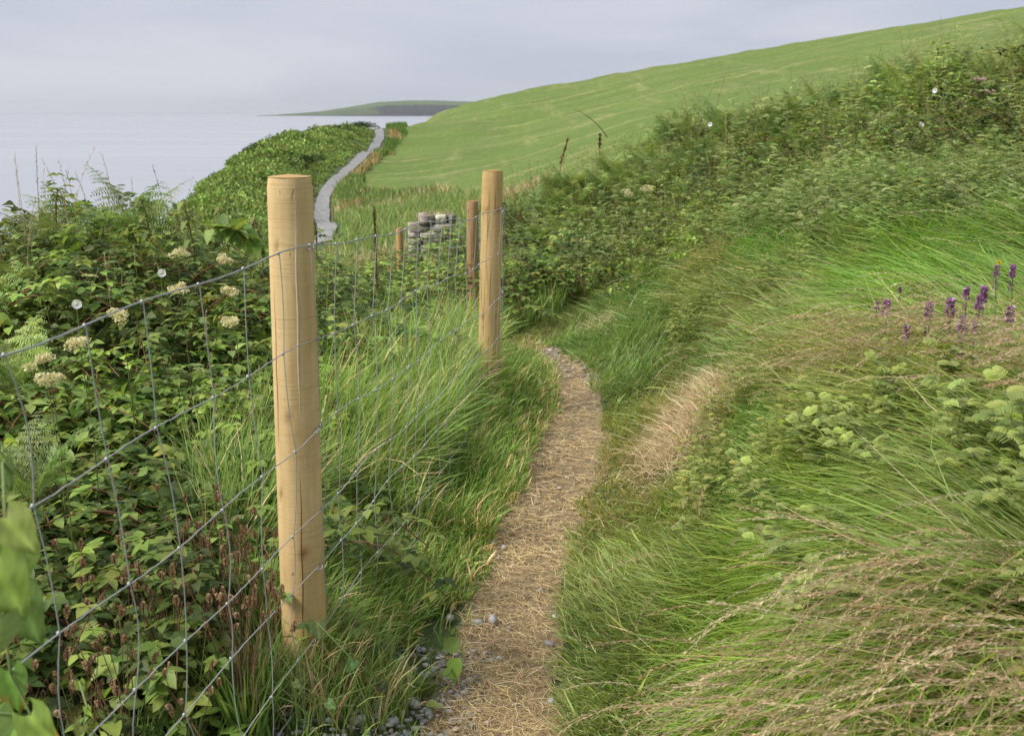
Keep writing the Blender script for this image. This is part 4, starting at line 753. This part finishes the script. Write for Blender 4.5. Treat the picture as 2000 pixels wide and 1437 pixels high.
# meadowsweet
def meadowsweet(px, py, r, s, label):
    s *= .72
    p, b = top_plant(px, py, r); h = p[2]-b; b0 = b+max(0, h-.55); h = p[2]-b0; t = thing('meadowsweet', label, 'wild flower', (p[0], p[1], b0), 0, 'meadowsweet in flower')
    g = G(); tube(g, [(0, 0, -.1), (.01, 0, h*.5), (0, 0, h)], [.002, .0016, .0012], (.10, .10, .04), 4); k = 7; P = np.array([(0, 0, h*(.2+.1*i)) for i in range(k)]); D = rdir(k, 0, .3); leaves(g, P, D, np.tile([0, 0, 1.], (k, 1)), .06, .03, pick(GREEN, k), 'ovate'); g.build('stem', M_leaf, t)
    g = G()
    for c in range(rng.integers(5, 8)):
        q = rng.normal(0, .36, 3)*np.array([.045, .045, .03])*s+[0, 0, h]; n = 80; d = rdir(n, .5, 1); rad = rng.uniform(.012, .022)*s; leaf2(g, q+d*rad*[1.3, 1.3, .7], rdir(n, .6), rdir(n), .0065*rng.uniform(.7, 1.3, n), .0065, pick([(.70, .66, .44), (.6, .56, .34), (.78, .74, .54)], n, .1))
    g.build('flower_head', M_petal, t)
for a in [(155,668,2.9,1.25,'cream meadowsweet head, fullest of those left of the nearest post'),(86,705,2.7,1.1,'loose meadowsweet head at far left above the second wire'),(98,742,2.6,1.1,'meadowsweet head hanging lowest near the left edge'),(235,612,3.2,1.2,'meadowsweet head touching the top wire at a knot'),
          (345,497,4.4,1.3,'meadowsweet spray highest in the thicket under the drooping nettle'),(440,508,4.3,1.0,'small meadowsweet head near the arching bramble'),(352,568,3.6,1.1,'meadowsweet head just below the top wire halfway to the post'),(452,570,3.7,1.0,'meadowsweet head just left of the nearest post below the wire'),
          (446,626,3.5,1.0,'flat cream meadowsweet head left of the nearest post, lower of the pair'),(1225,378,8.6,1.5,'cream meadowsweet on the crest, left of a pair'),(1262,370,8.6,1.5,'cream meadowsweet on the crest, right of a pair'),(1140,468,8.4,.8,'small cream flower cluster below the left end of the crest')]: meadowsweet(*a)
# white bindweed trumpets
def trumpet(px, py, r, s, label):
    p = at(px, py, r); t = thing('bindweed_flower', label, 'flower', p, 0, 'white bindweed flowers'); g = G(); m = 12; V = []; face = nrm(np.array([-p[0]*.4, -1., .25])); sx = nrm(np.cross(face, [0, 0, 1.])); sy = np.cross(sx, face)
    for k, (d, rad) in enumerate([(-.035, .003), (-.02, .005), (-.006, .014), (0, .026)]):
        for j in range(m): an = 2*math.pi*j/m; V.append((face*d+(sx*math.cos(an)+sy*math.sin(an))*rad*(1+.06*math.cos(an*5)))*s)
    g.add(V, [[k*m+j, k*m+(j+1) % m, (k+1)*m+(j+1) % m, (k+1)*m+j] for k in range(3) for j in range(m)], (.75, .76, .8)); g.build('petals', M_petal, t, True)
    g = G(); tube(g, [face*-.034*s, face*-.05*s+[0, 0, -.02], face*-.06*s+[0, 0, -.08]], .0015, (.1, .16, .05), 4); g.build('stalk', M_leaf, t)
for a in [(150,594,3.1,.55,'round white bindweed trumpet at the left edge above the top wire'),(316,533,3.8,.6,'white bindweed trumpet in the thicket below the drooping nettle'),(1387,243,9.3,.8,'white bindweed flower on the left part of the crest'),(1464,305,8.8,.7,'white bindweed flower lower on the crest beside dry grass'),
          (1826,177,8.9,.85,'white bindweed flower high on the right end of the crest'),(1800,243,8.4,.85,'white bindweed flower below the high right end of the crest'),(1795,1215,2.1,.35,'tiny white flower above the leaf cluster low on the bank')]: trumpet(*a)
# nettle tops drooping against the sea, and seeding dock stalks
def nettle_top(px, py, r, label, h=.45, brown=False, s=1.):
    p, b = top_plant(px, py, r); t = thing('nettle', label, 'nettle', (p[0], p[1], p[2]-h), 0, 'seeding nettles standing out of the thicket'); g = G(); pts = np.array([(0, 0, 0), (.01, 0, h*.5), (-.012, 0, h*.85), (-.03, .01, h)])*1.; tube(g, pts, [.004, .0035, .003, .002], (.13, .11, .06), 5); g.build('stem', M_bark, t)
    g = G()
    for k in range(8):
        f = .3+.7*k/7; a = k*1.57; c = np.array([-.03*f*f, 0, h*f]); 
        for sg in (0, math.pi): leaves(g, [c], [(math.cos(a+sg), math.sin(a+sg), .25)], [(0, 0, 1.)], .085*s*(1.1-.4*f), .03*s, pick([(.10, .15, .045), (.13, .17, .05)], 1)[0], 'lance', .95)
    g.build('leaf', M_leaf, t); g = G(); n = 420; f = rng.uniform(.45, 1, n); a = rng.uniform(0, 6.3, n); rr2 = rng.uniform(0, .028, n); P = np.stack([-.03*f*f+rr2*np.cos(a), rr2*np.sin(a), h*f-rr2*.8], -1); blades(g, P, .011, .005, a, 1.5, 2.6, pick([(.16, .12, .06), (.12, .09, .05), (.22, .16, .09)], n), K=2); g.build('seed_tassel', M_dry, t)
nettle_top(285, 385, 5.2, 'drooping brown nettle top standing highest against the sea'); nettle_top(368, 395, 5.0, 'second seeding nettle right of the highest one'); nettle_top(437, 405, 5.6, 'thin seeding nettle further back beside the headland slope', s=.8); nettle_top(506, 425, 5.4, 'short seeding nettle just left of the nearest post', s=.8, h=.3); nettle_top(612,395,6.0,'seeding nettle peeping out right of the nearest post top',s=.8,h=.35)
def dock(px, py, r, h, label, col=((.20, .10, .05), (.15, .075, .04), (.26, .15, .08)), wide=.018, lean=0.):
    p, b = top_plant(px, py, r); t = thing('dock', label, 'dock plant', (p[0], p[1], p[2]-h), 0, 'brown dock stalks'); g = G(); tube(g, [(-lean, 0, -.15), (-lean*.5, .0, h*.5), (0, 0, h)], [.005, .004, .002], (.16, .1, .05), 5); g.build('stem', M_bark, t)
    g = G(); n = int(700); f = rng.uniform(.25, 1, n)**.8; a = rng.uniform(0, 6.3, n); rr2 = rng.uniform(0, 1, n)*wide*(1.1-f*.7)*(.7+.5*np.sin(f*28)); P = np.stack([-lean*(1-f)+rr2*np.cos(a), rr2*np.sin(a), h*f], -1); blades(g, P, .012, .007, a, .6, 1.5, pick(col, n), K=2); g.build('seed_head', M_dry, t)
dock(731,405,6.0,.75,'tall brown dock stalk behind the netting between the posts',((.13,.09,.045),(.16,.11,.06),(.09,.07,.035)),.022); dock(1110,270,10.6,.4,'rust-red dock spike on the left end of the crest',lean=.12,wide=.03); dock(1172,262,10.6,.22,'short dark dock spike right of the rust-red one',((.10,.06,.04),(.14,.08,.05)),.03)
dock(783,375,34,1.3,'brown stalk at the foot of the field, left of two',wide=.14); dock(842,378,34,1.1,'brown stalk at the foot of the field, right of two',wide=.16); dock(1832,95,9.8,.4,'thin dark dock spike high on the right end of the crest',((.12,.10,.05),(.15,.12,.06)),.02); dock(1868,145,9.6,.22,'rusty dock leaf cluster near the right end of the crest',((.35,.15,.06),(.3,.12,.05)),.05)
# arching twig and bramble cane
p0, p1, p2 = at(1120,213,10.6), at(1160,228,10.6), at(1186,268,10.6); g = G(); tt = np.linspace(0, 1, 14)[:, None]; pts = p0*(1-tt)**2+2*p1*tt*(1-tt)+p2*tt**2; o0 = p2.copy(); tube(g, pts-o0, np.linspace(.002, .006, 14), (.10, .08, .05), 5); o = g.build('twig', M_bark); o.location = o0; tag(o, 'bare dark twig arching out of the crest against the field', 'twig')
bt = thing('bramble_cane', 'reddish bramble cane arching over the thicket towards the nearest post', 'bramble', at(512,492,4.6)); q0, q1, q2 = at(405,447,4.6), at(465,430,4.6), at(515,495,4.6); g = G(); pts = q0*(1-tt)**2+2*q1*tt*(1-tt)+q2*tt**2; tube(g, pts-q2*0-np.array(bt.location), np.linspace(.003, .006, 14), (.20, .09, .06), 5); g.build('cane', M_bark, bt)
g = G(); 
for k in range(12): c = pts[k+1]-np.array(bt.location); leaves(g, [c]*3, rng.normal(0, 1, (3, 3)), [[0, 0, 1.]]*3+rng.normal(0, .3, (3, 3)), .085, .055, pick(GREEN, 1)[0])
g.build('leaf', M_leaf, bt)
# betony
def betony(px, py, r, s, label, n2=2):
    q_ = hit(px, py, 1, .28); r = math.hypot(q_[0], q_[1])
    p, b = top_plant(px, py, r); h = max(p[2]-b, .1)+.02; t = thing('betony', label, 'wild flower', (p[0], p[1], b), 0, 'purple betony spikes'); g = G(); tube(g, [(0, 0, -.02), (.01, 0, h*.5), (0, 0, h)], [.002, .0018, .0012], (.1, .12, .06), 4); P = np.array([(0, 0, h*f) for f in (.45, .45, .65, .65)]); leaves(g, P, [(1, .2, .3), (-1, 0, .3), (0, 1, .3), (.2, -1, .3)], np.tile([0, 0, 1.], (4, 1)), .04, .014, pick([(.12, .18, .07)], 4), 'lance'); g.build('stem', M_leaf, t)
    g = G(); n = 150; f = rng.uniform(0, 1, n); a = rng.uniform(0, 6.3, n); s_ = s; s = s*.78; rd = .010*s*(1.1-.8*f); P = np.stack([rd*np.cos(a), rd*np.sin(a), h-.062*s*(1-f)], -1); d = np.stack([np.cos(a), np.sin(a), rng.uniform(-.2, .8, n)], -1); leaf2(g, P*[.5, .5, 1], d, rdir(n), .015*s, .010*s, pick([(.34, .15, .36), (.42, .23, .45), (.27, .11, .28), (.5, .33, .52)], n, .15))
    if n2: 
        g.build('flower_spike', M_petal, t); g = G(); P2 = P.copy()[:60]; P2[:, 2] -= .075*s; leaf2(g, P2*[.5, .5, 1], d[:60], rdir(60), .009*s, .006*s, pick([(.30, .10, .32), (.2, .08, .18)], 60))
    g.build('lower_whorl' if n2 else 'flower_spike', M_petal, t)
for a in [(1731,598,3.9,1.25,'purple betony spike, tallest at the left of the patch'),(1712,600,4.0,.6,'thin fading betony spike furthest left'),(1770,648,3.6,.9,'low betony spike under the left group'),(1815,603,3.9,1.1,'betony spike standing alone left of centre of the patch'),(1856,596,3.9,1.3,'full betony spike in the middle of the patch'),
          (1887,572,4.0,.9,'tall slender betony spike right of the full one'),(1921,572,4.0,1.1,'paler betony spike beside the slender one'),(1912,590,3.8,.9,'shorter betony spike leaning on its pale neighbour'),(1880,632,3.6,1.2,'broad betony spike low in the patch'),(1902,642,3.6,.7,'small betony spike beside the broad low one'),
          (1973,612,3.7,1.0,'betony spike at the right picture edge above the seed heads'),(1978,530,4.1,.9,'betony spike highest at the right edge'),(1946,530,4.1,.8,'dull pink betony spike under the yellow flower'),(1757,570,4.3,.5,'greyish spent betony spike between the groups')]: betony(*a)
q_ = hit(1951, 513, 1, .4); p, b = top_plant(1951, 513, math.hypot(q_[0], q_[1])); t = thing('yellow_flower', 'single small yellow flower above the purple spikes', 'wild flower', (p[0], p[1], b)); h = p[2]-b; g = G(); tube(g, [(0, 0, 0), (.01, 0, h*.6), (0, 0, h)], .0014, (.1, .15, .05), 4); g.build('stem', M_leaf, t); g = G(); n = 40; d = rdir(n, .8); leaf2(g, np.tile([0, 0, h], (n, 1)), d, rdir(n), .009, .005, pick([(.72, .56, .04)], n, .1)); g.build('petals', M_petal, t)
# hogweed umbels
for px, py, s, lab in [(1912,155,.9,'small pinkish umbel high on the right end of the crest'),(1915,180,1.5,'wide pinkish umbel below the small one on the crest'),(1935,178,1.,'pink umbel at the right of the crest pair')]:
    p, b = top_plant(px, py, 8.8); t = thing('hogweed', lab, 'wild flower', (p[0], p[1], p[2]-.35), 0, 'pinkish umbels'); g = G(); tube(g, [(0, 0, -.2), (0, 0, .2), (0, 0, .33)], .003, (.14, .14, .07), 4); g.build('stem', M_bark, t); g = G()
    for k in range(16): a = k*2.4; q = np.array([math.cos(a), math.sin(a), 0])*.018*math.sqrt(k)*s*.8+[0, 0, .35]; n = 26; leaf2(g, q+rng.normal(0, .006, (n, 3))*s, rdir(n, .6), rdir(n), .009, .008, pick([(.5, .34, .38), (.42, .26, .3), (.6, .5, .5)], n, .12)); tube(g, [(0, 0, .31), q], .0012, (.15, .14, .08), 3)
    g.build('umbel', M_petal, t)

# ribwort plantains in the near left corner
def plantain_parts():
    gl = G(); n = 46; yaw = rng.uniform(0, 6.3, n); blades(gl, rng.normal(0, .02, (n, 3))*[1, 1, 0], rng.uniform(.14, .30, n), rng.uniform(.006, .012, n), yaw, rng.uniform(.03, .3, n), rng.uniform(.3, 1.0, n), pick([(.05, .10, .02), (.08, .14, .03), (.10, .16, .04)], n), K=6)
    gs = G(); gh = G(); n = rng.integers(7, 11)
    for k in range(n):
        a = rng.uniform(0, 6.3); ln = rng.uniform(.02, .1); h = rng.uniform(.27, .44); tp = np.array([math.cos(a)*ln, math.sin(a)*ln, h]); st_ = np.array([math.cos(a), math.sin(a), 0])*.01; mid = (tp*[.3, .3, .55]); tube(gs, [st_, mid, tp], [.0012, .0011, .001], pick([(.10, .10, .04), (.18, .10, .06), (.12, .07, .04)], 1)[0], 4)
        L_ = rng.uniform(.016, .034); bend = rng.uniform(-.6, .6); ax = nrm(np.array([math.cos(a)*.3+bend, math.sin(a)*.3+rng.uniform(-.5, .5), 1])); nn = 150; f = rng.random(nn); aa = rng.uniform(0, 6.3, nn); s1 = nrm(np.cross(ax, [1, .2, .1])); s2 = np.cross(ax, s1); dd = np.cos(aa)[:, None]*s1+np.sin(aa)[:, None]*s2; P = tp+ax*L_*f[:, None]+dd*(.0042*np.sin(math.pi*np.clip(f, .08, .95)))[:, None]
        leaf2(gh, P, nrm(dd+ax*.7), dd, .0048, .003, pick([(.24, .155, .085), (.17, .11, .06), (.31, .21, .12), (.38, .29, .19)], nn, .15)); blob(gh, tp+ax*L_*.5, (.0022, .0022, L_*.5), (.12, .06, .04), 5, 4)
    return gl.mesh('leaf_rosette', M_leaf), gs.mesh('stem', M_bark), gh.mesh('seed_head', M_dry)
pp = [plantain_parts() for _ in range(6)]; pproto = {}
def plantain(x, y, s, rz, label, k):
    loc = (x, y, float(Z(x, y)))
    if k in pproto: return copy_thing(pproto[k], loc, rz, s, label)
    t = thing('plantain', label, 'plantain', loc, rz, 'seeding plantains'); t.scale = (s, s, s); place('leaf_rosette', pp[k][0], t); place('stem', pp[k][1], t); place('seed_head', pp[k][2], t); pproto[k] = t
for i in range(50):
    px = rng.uniform(-20, 530); py = rng.uniform(1200, 1640); hh = hit(px, py, .8)
    if hh[0] > FX(hh[1])-.02 and py < 1300: continue
    plantain(hh[0], hh[1], rng.uniform(.75, 1.1), rng.uniform(0, 6.3), 'ribwort plantain with brown seed heads at the foot of the nearest post' if px > 300 else 'ribwort plantain with brown seed heads in the lower left corner', i % 6)

# big bindweed leaves close to the camera at the left edge, and beside the post foot
def leaf_sprig(pts_px, r, lab, sz, col, cat='bindweed', name='bindweed_sprig'):
    p0 = at(*pts_px[0][:2], r); t = thing(name, lab, cat, p0); g = G(); P = []; 
    for q in pts_px: P.append(at(q[0], q[1], r+rng.uniform(-.12, .12))-p0)
    ax_ = np.array(P); 
    for k, (q, w_) in enumerate(zip(pts_px, ax_)):
        g = G(); yaw = q[2]; D = np.array([math.sin(yaw)*.8, -.25, -math.cos(yaw)]); s_ = sz*q[3]*.62
        lc = pick(col, 1, .3)[0]; brn = rng.random() < .3; V = []; tt_ = np.linspace(0, 1, 9); uu = np.linspace(-1, 1, 7); U = nrm(np.array([rng.normal(0, .25), -1, .45+rng.normal(0, .15)])); Dn = nrm(D); S = nrm(np.cross(Dn, U)); Un = np.cross(S, Dn)
        for t_ in tt_:
            wdt = s_*.52*(math.sin(math.pi*min(1, t_*.97+.03)**.55)**.8)*(1.05-.25*t_)+.0005
            for u in uu: V.append(w_+Dn*s_*(t_*1.2-.16*abs(u)**1.5*(1-t_)**3*2)+S*u*wdt+Un*(abs(u)*wdt*.22+.006*math.sin(t_*9+u*3)*s_/.1-.12*s_*t_*t_))
        g.add(V, [[i*7+j, i*7+j+1, (i+1)*7+j+1, (i+1)*7+j] for i in range(8) for j in range(6)], [np.array(lc)*(1.45 if j == 3 else (1.0 if (i+abs(j-3)) % 2 else .82))*(1 if not (brn and abs(j-3) > 1 and i > 4) else np.array([2.2, .9, .8])) for i in range(9) for j in range(7)]); g.build('leaf', M_leaf, t, True)
    g = G(); tube(g, np.vstack([ax_, ax_[-1:]+[0, 0, -.12]]), .0016, (.12, .17, .06), 5); g.build('stem', M_leaf, t)
BW = [(.075, .135, .027), (.095, .16, .03), (.065, .11, .025)]
leaf_sprig([(5,905,.3,.6),(10,1010,.9,.9),(40,1060,-.2,1.1),(-10,1100,.6,1.2),(35,1160,.5,1.3),(5,1200,-.4,.9),(20,1310,.2,1.0),(60,1395,.8,1.1),(-15,1390,-.2,1.3)], .95, 'large heart-shaped bindweed leaves close up at the left picture edge', .062, BW)
leaf_sprig([(155,1330,.4,.5),(170,1380,.5,.45),(160,1415,-.5,.5),(195,1440,.9,.8)], 1.35, 'small bright bindweed leaves near the bottom left', .05, [(.2, .3, .04), (.12, .2, .04)])
leaf_sprig([(620,1215,.1,1.1),(690,1290,-.6,.7),(745,1330,.4,.8),(640,1370,1.0,.6),(575,1330,.9,.5)], 1.95, 'bindweed leaves drooping at the foot of the nearest post', .055, [(.07, .13, .045), (.085, .15, .05)])

# silverweed / herb clusters on the bank and in the foreground
herb = [feathery(.16, 9, .026, ((.13, .18, .05), (.17, .22, .06), (.10, .14, .04))).mesh('leaf', M_leaf) for _ in range(5)]
def herb_plant(px, py, s, label, r=None, name='vetch'):
    p = hit(px, py, 1.0, .06); x_, y_ = p[0], p[1]; t = thing(name, label, 'leafy herb', (x_, y_, float(Z(x_, y_))), 0, 'leafy herbs growing through the bank grass')
    for k in range(3): o = place('leaf_stem', herb[int(rng.integers(0, 5))], t, (rng.normal(0, .025), rng.normal(0, .025), .13), (rng.normal(0, .25), rng.normal(0, .25), rng.uniform(0, 6.3)), s*1.0*rng.uniform(.7, 1.1))
HL = [(1590,900),(1640,880),(1680,900),(1650,940),(1600,960),(1560,920),(1680,960),(1770,905),(1800,960),(1840,1020),(1880,940),(1930,1010),(1980,960),(1900,870),(1530,1100),(1545,1160),(1620,1130),(1700,1060),(1720,1240),(1660,1300),(1600,1290),(1790,1270),(1850,1260),(1740,1310),(1880,1180),(1990,1000),(1970,1080),(1860,1350),(1990,1280),(1500,1040),
      (1900,1130),(1560,1310),(1700,880),(1760,1000),(1950,900)]
for i, (a, b) in enumerate(HL):
    nb = 'right edge' if a > 1850 else ('middle' if a > 1680 else 'left part'); vt = 'upper' if b < 1000 else ('lower' if b > 1200 else 'central')
    herb_plant(a, b, rng.uniform(.8, 1.15), f'pale green leafy herb poking through the {vt} bank grass, {nb}')
mass('tansy_patch', feathers, 0, select(5200, 10, 34, 4.2, 8.2, lambda x, y: (np.hypot(x, y) > np.interp(np.degrees(np.arctan2(x, y)), [10, 14, 18, 22, 28, 34], [7.3, 6.6, 5.6, 5.3, 5.0, 4.8])+.4*vnoise(x, y, 1.5, 110)) & (np.hypot(x, y) < bank_edge(x, y)+.6) & (vnoise(x, y, 1.1, 111) > -.35)), lambda x, y: .12+0*x, 'pale green feathery herb patch on the upper bank', 'herbs', smin=.5, smax=1.0, sink=.1)
mass('turf_herbs', feathers, 0, select(3600, 4, 46, 1.5, 6.5, lambda x, y: (x > pathR(y)+.35) & (np.hypot(x, y) < bank_edge(x, y)-.2) & (vnoise(x, y, 1.7, 210, 2) > .16)), lambda x, y: .10+0*x, 'small leafy sprigs scattered in patches through the bank turf', 'herbs', smin=.35, smax=.6, sink=.04, shade=np.array([1.15, 1.02, .8]))
g = G()
for px_, py_, rad_, n_ in ((1350,815,.17,1700), (1385,765,.12,600), (1285,915,.13,650), (1310,870,.14,800), (1190,640,.25,900)):
    q_ = hit(px_, py_); x = q_[0]+rng.normal(0, rad_*.45, n_); y = q_[1]+rng.normal(0, rad_*.8, n_); P = on(x, y, .01); P[:, 2] += rng.uniform(0, .05, n_)
    blades(g, P, rng.uniform(.04, .13, n_), rng.uniform(.0018, .0035, n_), rng.uniform(0, 6.3, n_), rng.uniform(1.0, 1.5, n_), rng.uniform(1.4, 1.75, n_), pick([(.42, .34, .21), (.50, .42, .27), (.34, .26, .15)], n_), K=3)
tag(g.build('straw', M_dry), 'bare patches of flattened pale straw on the bank beside the path', 'straw', kind='stuff')
mass('fringe_herbs', brambles+binds, 0, select(900, -2, 14, 5.4, 9, lambda x, y: (x > pathR(np.minimum(y, PATH_END))+.5) & (np.hypot(x, y) > bank_edge(x, y)-.9) & (np.hypot(x, y) < bank_edge(x, y)+.5)), lambda x, y: .12+0*x, 'low broad-leaved growth at the foot of the crest', 'undergrowth', smin=.5, smax=.8, sink=.1)
mass('fence_foot_weeds', binds+brambles, 0, select(70, -22, -1, 2.5, 5, lambda x, y: (x > FX(y)-.3) & (x < FX(y)+.12)), lambda x, y: .10+0*x, 'broad leaves in the grass along the foot of the netting', 'undergrowth', smin=.25, smax=.45, sink=.1)

# ------------------------------------------------------------------ hay, gravel and stones on the path
x, y, r = select(120000, -22, 14, 1.2, 7.5, lambda x, y: (x > pathL(y)-.03) & (x < pathR(y)-.02+.04*vnoise(x, y, 3, 120)+rng.exponential(.03, len(x))*(y < 4.6))); n0 = len(x)
grav = np.clip((pathL(y)+.05+.12*vnoise(x, y, 4, 121)-x)*5, 0, 1)*(y < 2.5)+np.clip((y-PATH_END+1.1)*.8, 0, .8); q = rng.random(n0) > np.clip(grav*.9*(y < PATH_END+5)+.5*np.clip(vnoise(x, y, 2.6, 150, 3)-.05, 0, 1), 0, .97); x, y, r = x[q], y[q], r[q]; n = len(x)
cl = vnoise(x, y, 7, 122, 2); g = G(); col = pick([(.45, .345, .19), (.54, .43, .25), (.36, .265, .14), (.29, .21, .115), (.6, .5, .32)], n, .14)*(1+.2*cl[:, None]); P = on(x, y, .006); P[:, 2] += rng.uniform(0, .014, n)
blades(g, P, rng.uniform(.015, .075, n)*(1+.06*r), (.0007+.00032*r)*rng.uniform(.6, 1.5, n), rng.uniform(0, 6.3, n), rng.uniform(1.3, 1.6, n), rng.uniform(1.45, 1.72, n), np.clip(col, 0, .85), K=4, curl=rng.normal(0, 1.2, n))
tag(g.build('hay', M_dry), 'dry cut grass scattered over the footpath', 'hay', kind='stuff')
def pebbles(g, P, s, col):
    for i in range(len(P)): blob(g, P[i], np.array([1, .75, .55])*s[i]*1.15*rng.uniform(.6, 1.4, 3), col[i], 5, 3, .42)
sel = lambda x, y: ((x > pathL(y)-np.interp(y, [1.6, 1.9, 2.2], [.46, .36, .16])) & (x < pathL(y)+.07+.08*vnoise(x, y, 4, 125)) & (y < 2.35)) | ((y > PATH_END-1.3) & (x > pathL(y)) & (x < pathR(y)) & (y < PATH_END-.1)) | ((x > pathL(y)) & (x < pathR(y)) & (rng.random(len(np.atleast_1d(x))) < .025))
x, y, r = select(15000, -26, 8, 1.2, 7, sel); n = len(x); g = G(); pebbles(g, on(x, y, .012), rng.uniform(.003, .009, n)*(1+.08*r), pick([(.36, .35, .36), (.25, .25, .26), (.48, .47, .47), (.40, .37, .32)], n, .2)); tag(g.build('gravel', M_stonecol), 'loose grey gravel showing through at the left edge of the path', 'gravel', kind='stuff')
for px, py, s, lab in [(880,1220,.026,'angular grey stone at the left path edge, left of a row of three'),(936,1226,.022,'flat pale stone in the middle of the row of three'),(963,1222,.023,'grey stone at the right of the row of three'),(1074,1268,.017,'small pale stone near the right path edge'),(985,1077,.016,'small pale stone further up the path'),(962,1068,.017,'grey chip beside the small pale stone up the path'),
                       (1083,1215,.016,'stone half buried in the straw by the right edge'),(890,1285,.017,'grey stone below the row of three'),(895,1312,.016,'pale stone under the lone grey stone at the left edge'),(870,1335,.014,'small grey stone low on the left edge'),(740,1395,.03,'large broken stone in the gravel at the bottom left'),(805,1385,.024,'wedge of grey stone in the gravel by the path'),(790,1355,.02,'blue-grey stone above the wedge'),(700,1420,.026,'blocky stone at the bottom of the gravel'),(770,1420,.022,'pale block beside the bottom gravel stone'),(1078,1380,.018,'stone at the bottom right of the straw'),(838,1405,.016,'small stone at the straw edge near the bottom')]:
    h_ = hit(px, py); g = G(); blob(g, (0, 0, 0), np.array([1, .75, .6])*s*.8*rng.uniform(.8, 1.2, 3), pick([(.42, .41, .41), (.54, .53, .52), (.34, .33, .34)], 1, .1)[0], 6, 4, .4); o = g.build('stone', M_stonecol); o.location = (h_[0], h_[1], h_[2]+s*.38+.01); o.rotation_euler = (rng.uniform(-.3, .3), rng.uniform(-.3, .3), rng.uniform(0, 6)); tag(o, lab, 'stone', 'loose stones on the path')

# ------------------------------------------------------------------ sea air: one closed box of thin haze
m = bpy.data.materials.new('haze'); m.use_nodes = True; m.node_tree.nodes.clear(); o_ = m.node_tree.nodes.new('ShaderNodeOutputMaterial'); v_ = m.node_tree.nodes.new('ShaderNodeVolumePrincipled')
v_.inputs['Color'].default_value = (.92, .95, 1, 1); v_.inputs['Density'].default_value = .000028; v_.inputs['Anisotropy'].default_value = .2; m.node_tree.links.new(v_.outputs[0], o_.inputs['Volume'])
g = G(); X, Z0, Z1 = 36000, EYE-60, 260; g.add([(a*X, b*X, c) for c in (Z0, Z1) for a, b in ((-1, -1), (1, -1), (1, 1), (-1, 1))], [[3, 2, 1, 0], [4, 5, 6, 7], [0, 1, 5, 4], [1, 2, 6, 5], [2, 3, 7, 6], [3, 0, 4, 7]], 1); tag(g.build('haze', m), 'thin pale sea haze', 'haze', kind='stuff')
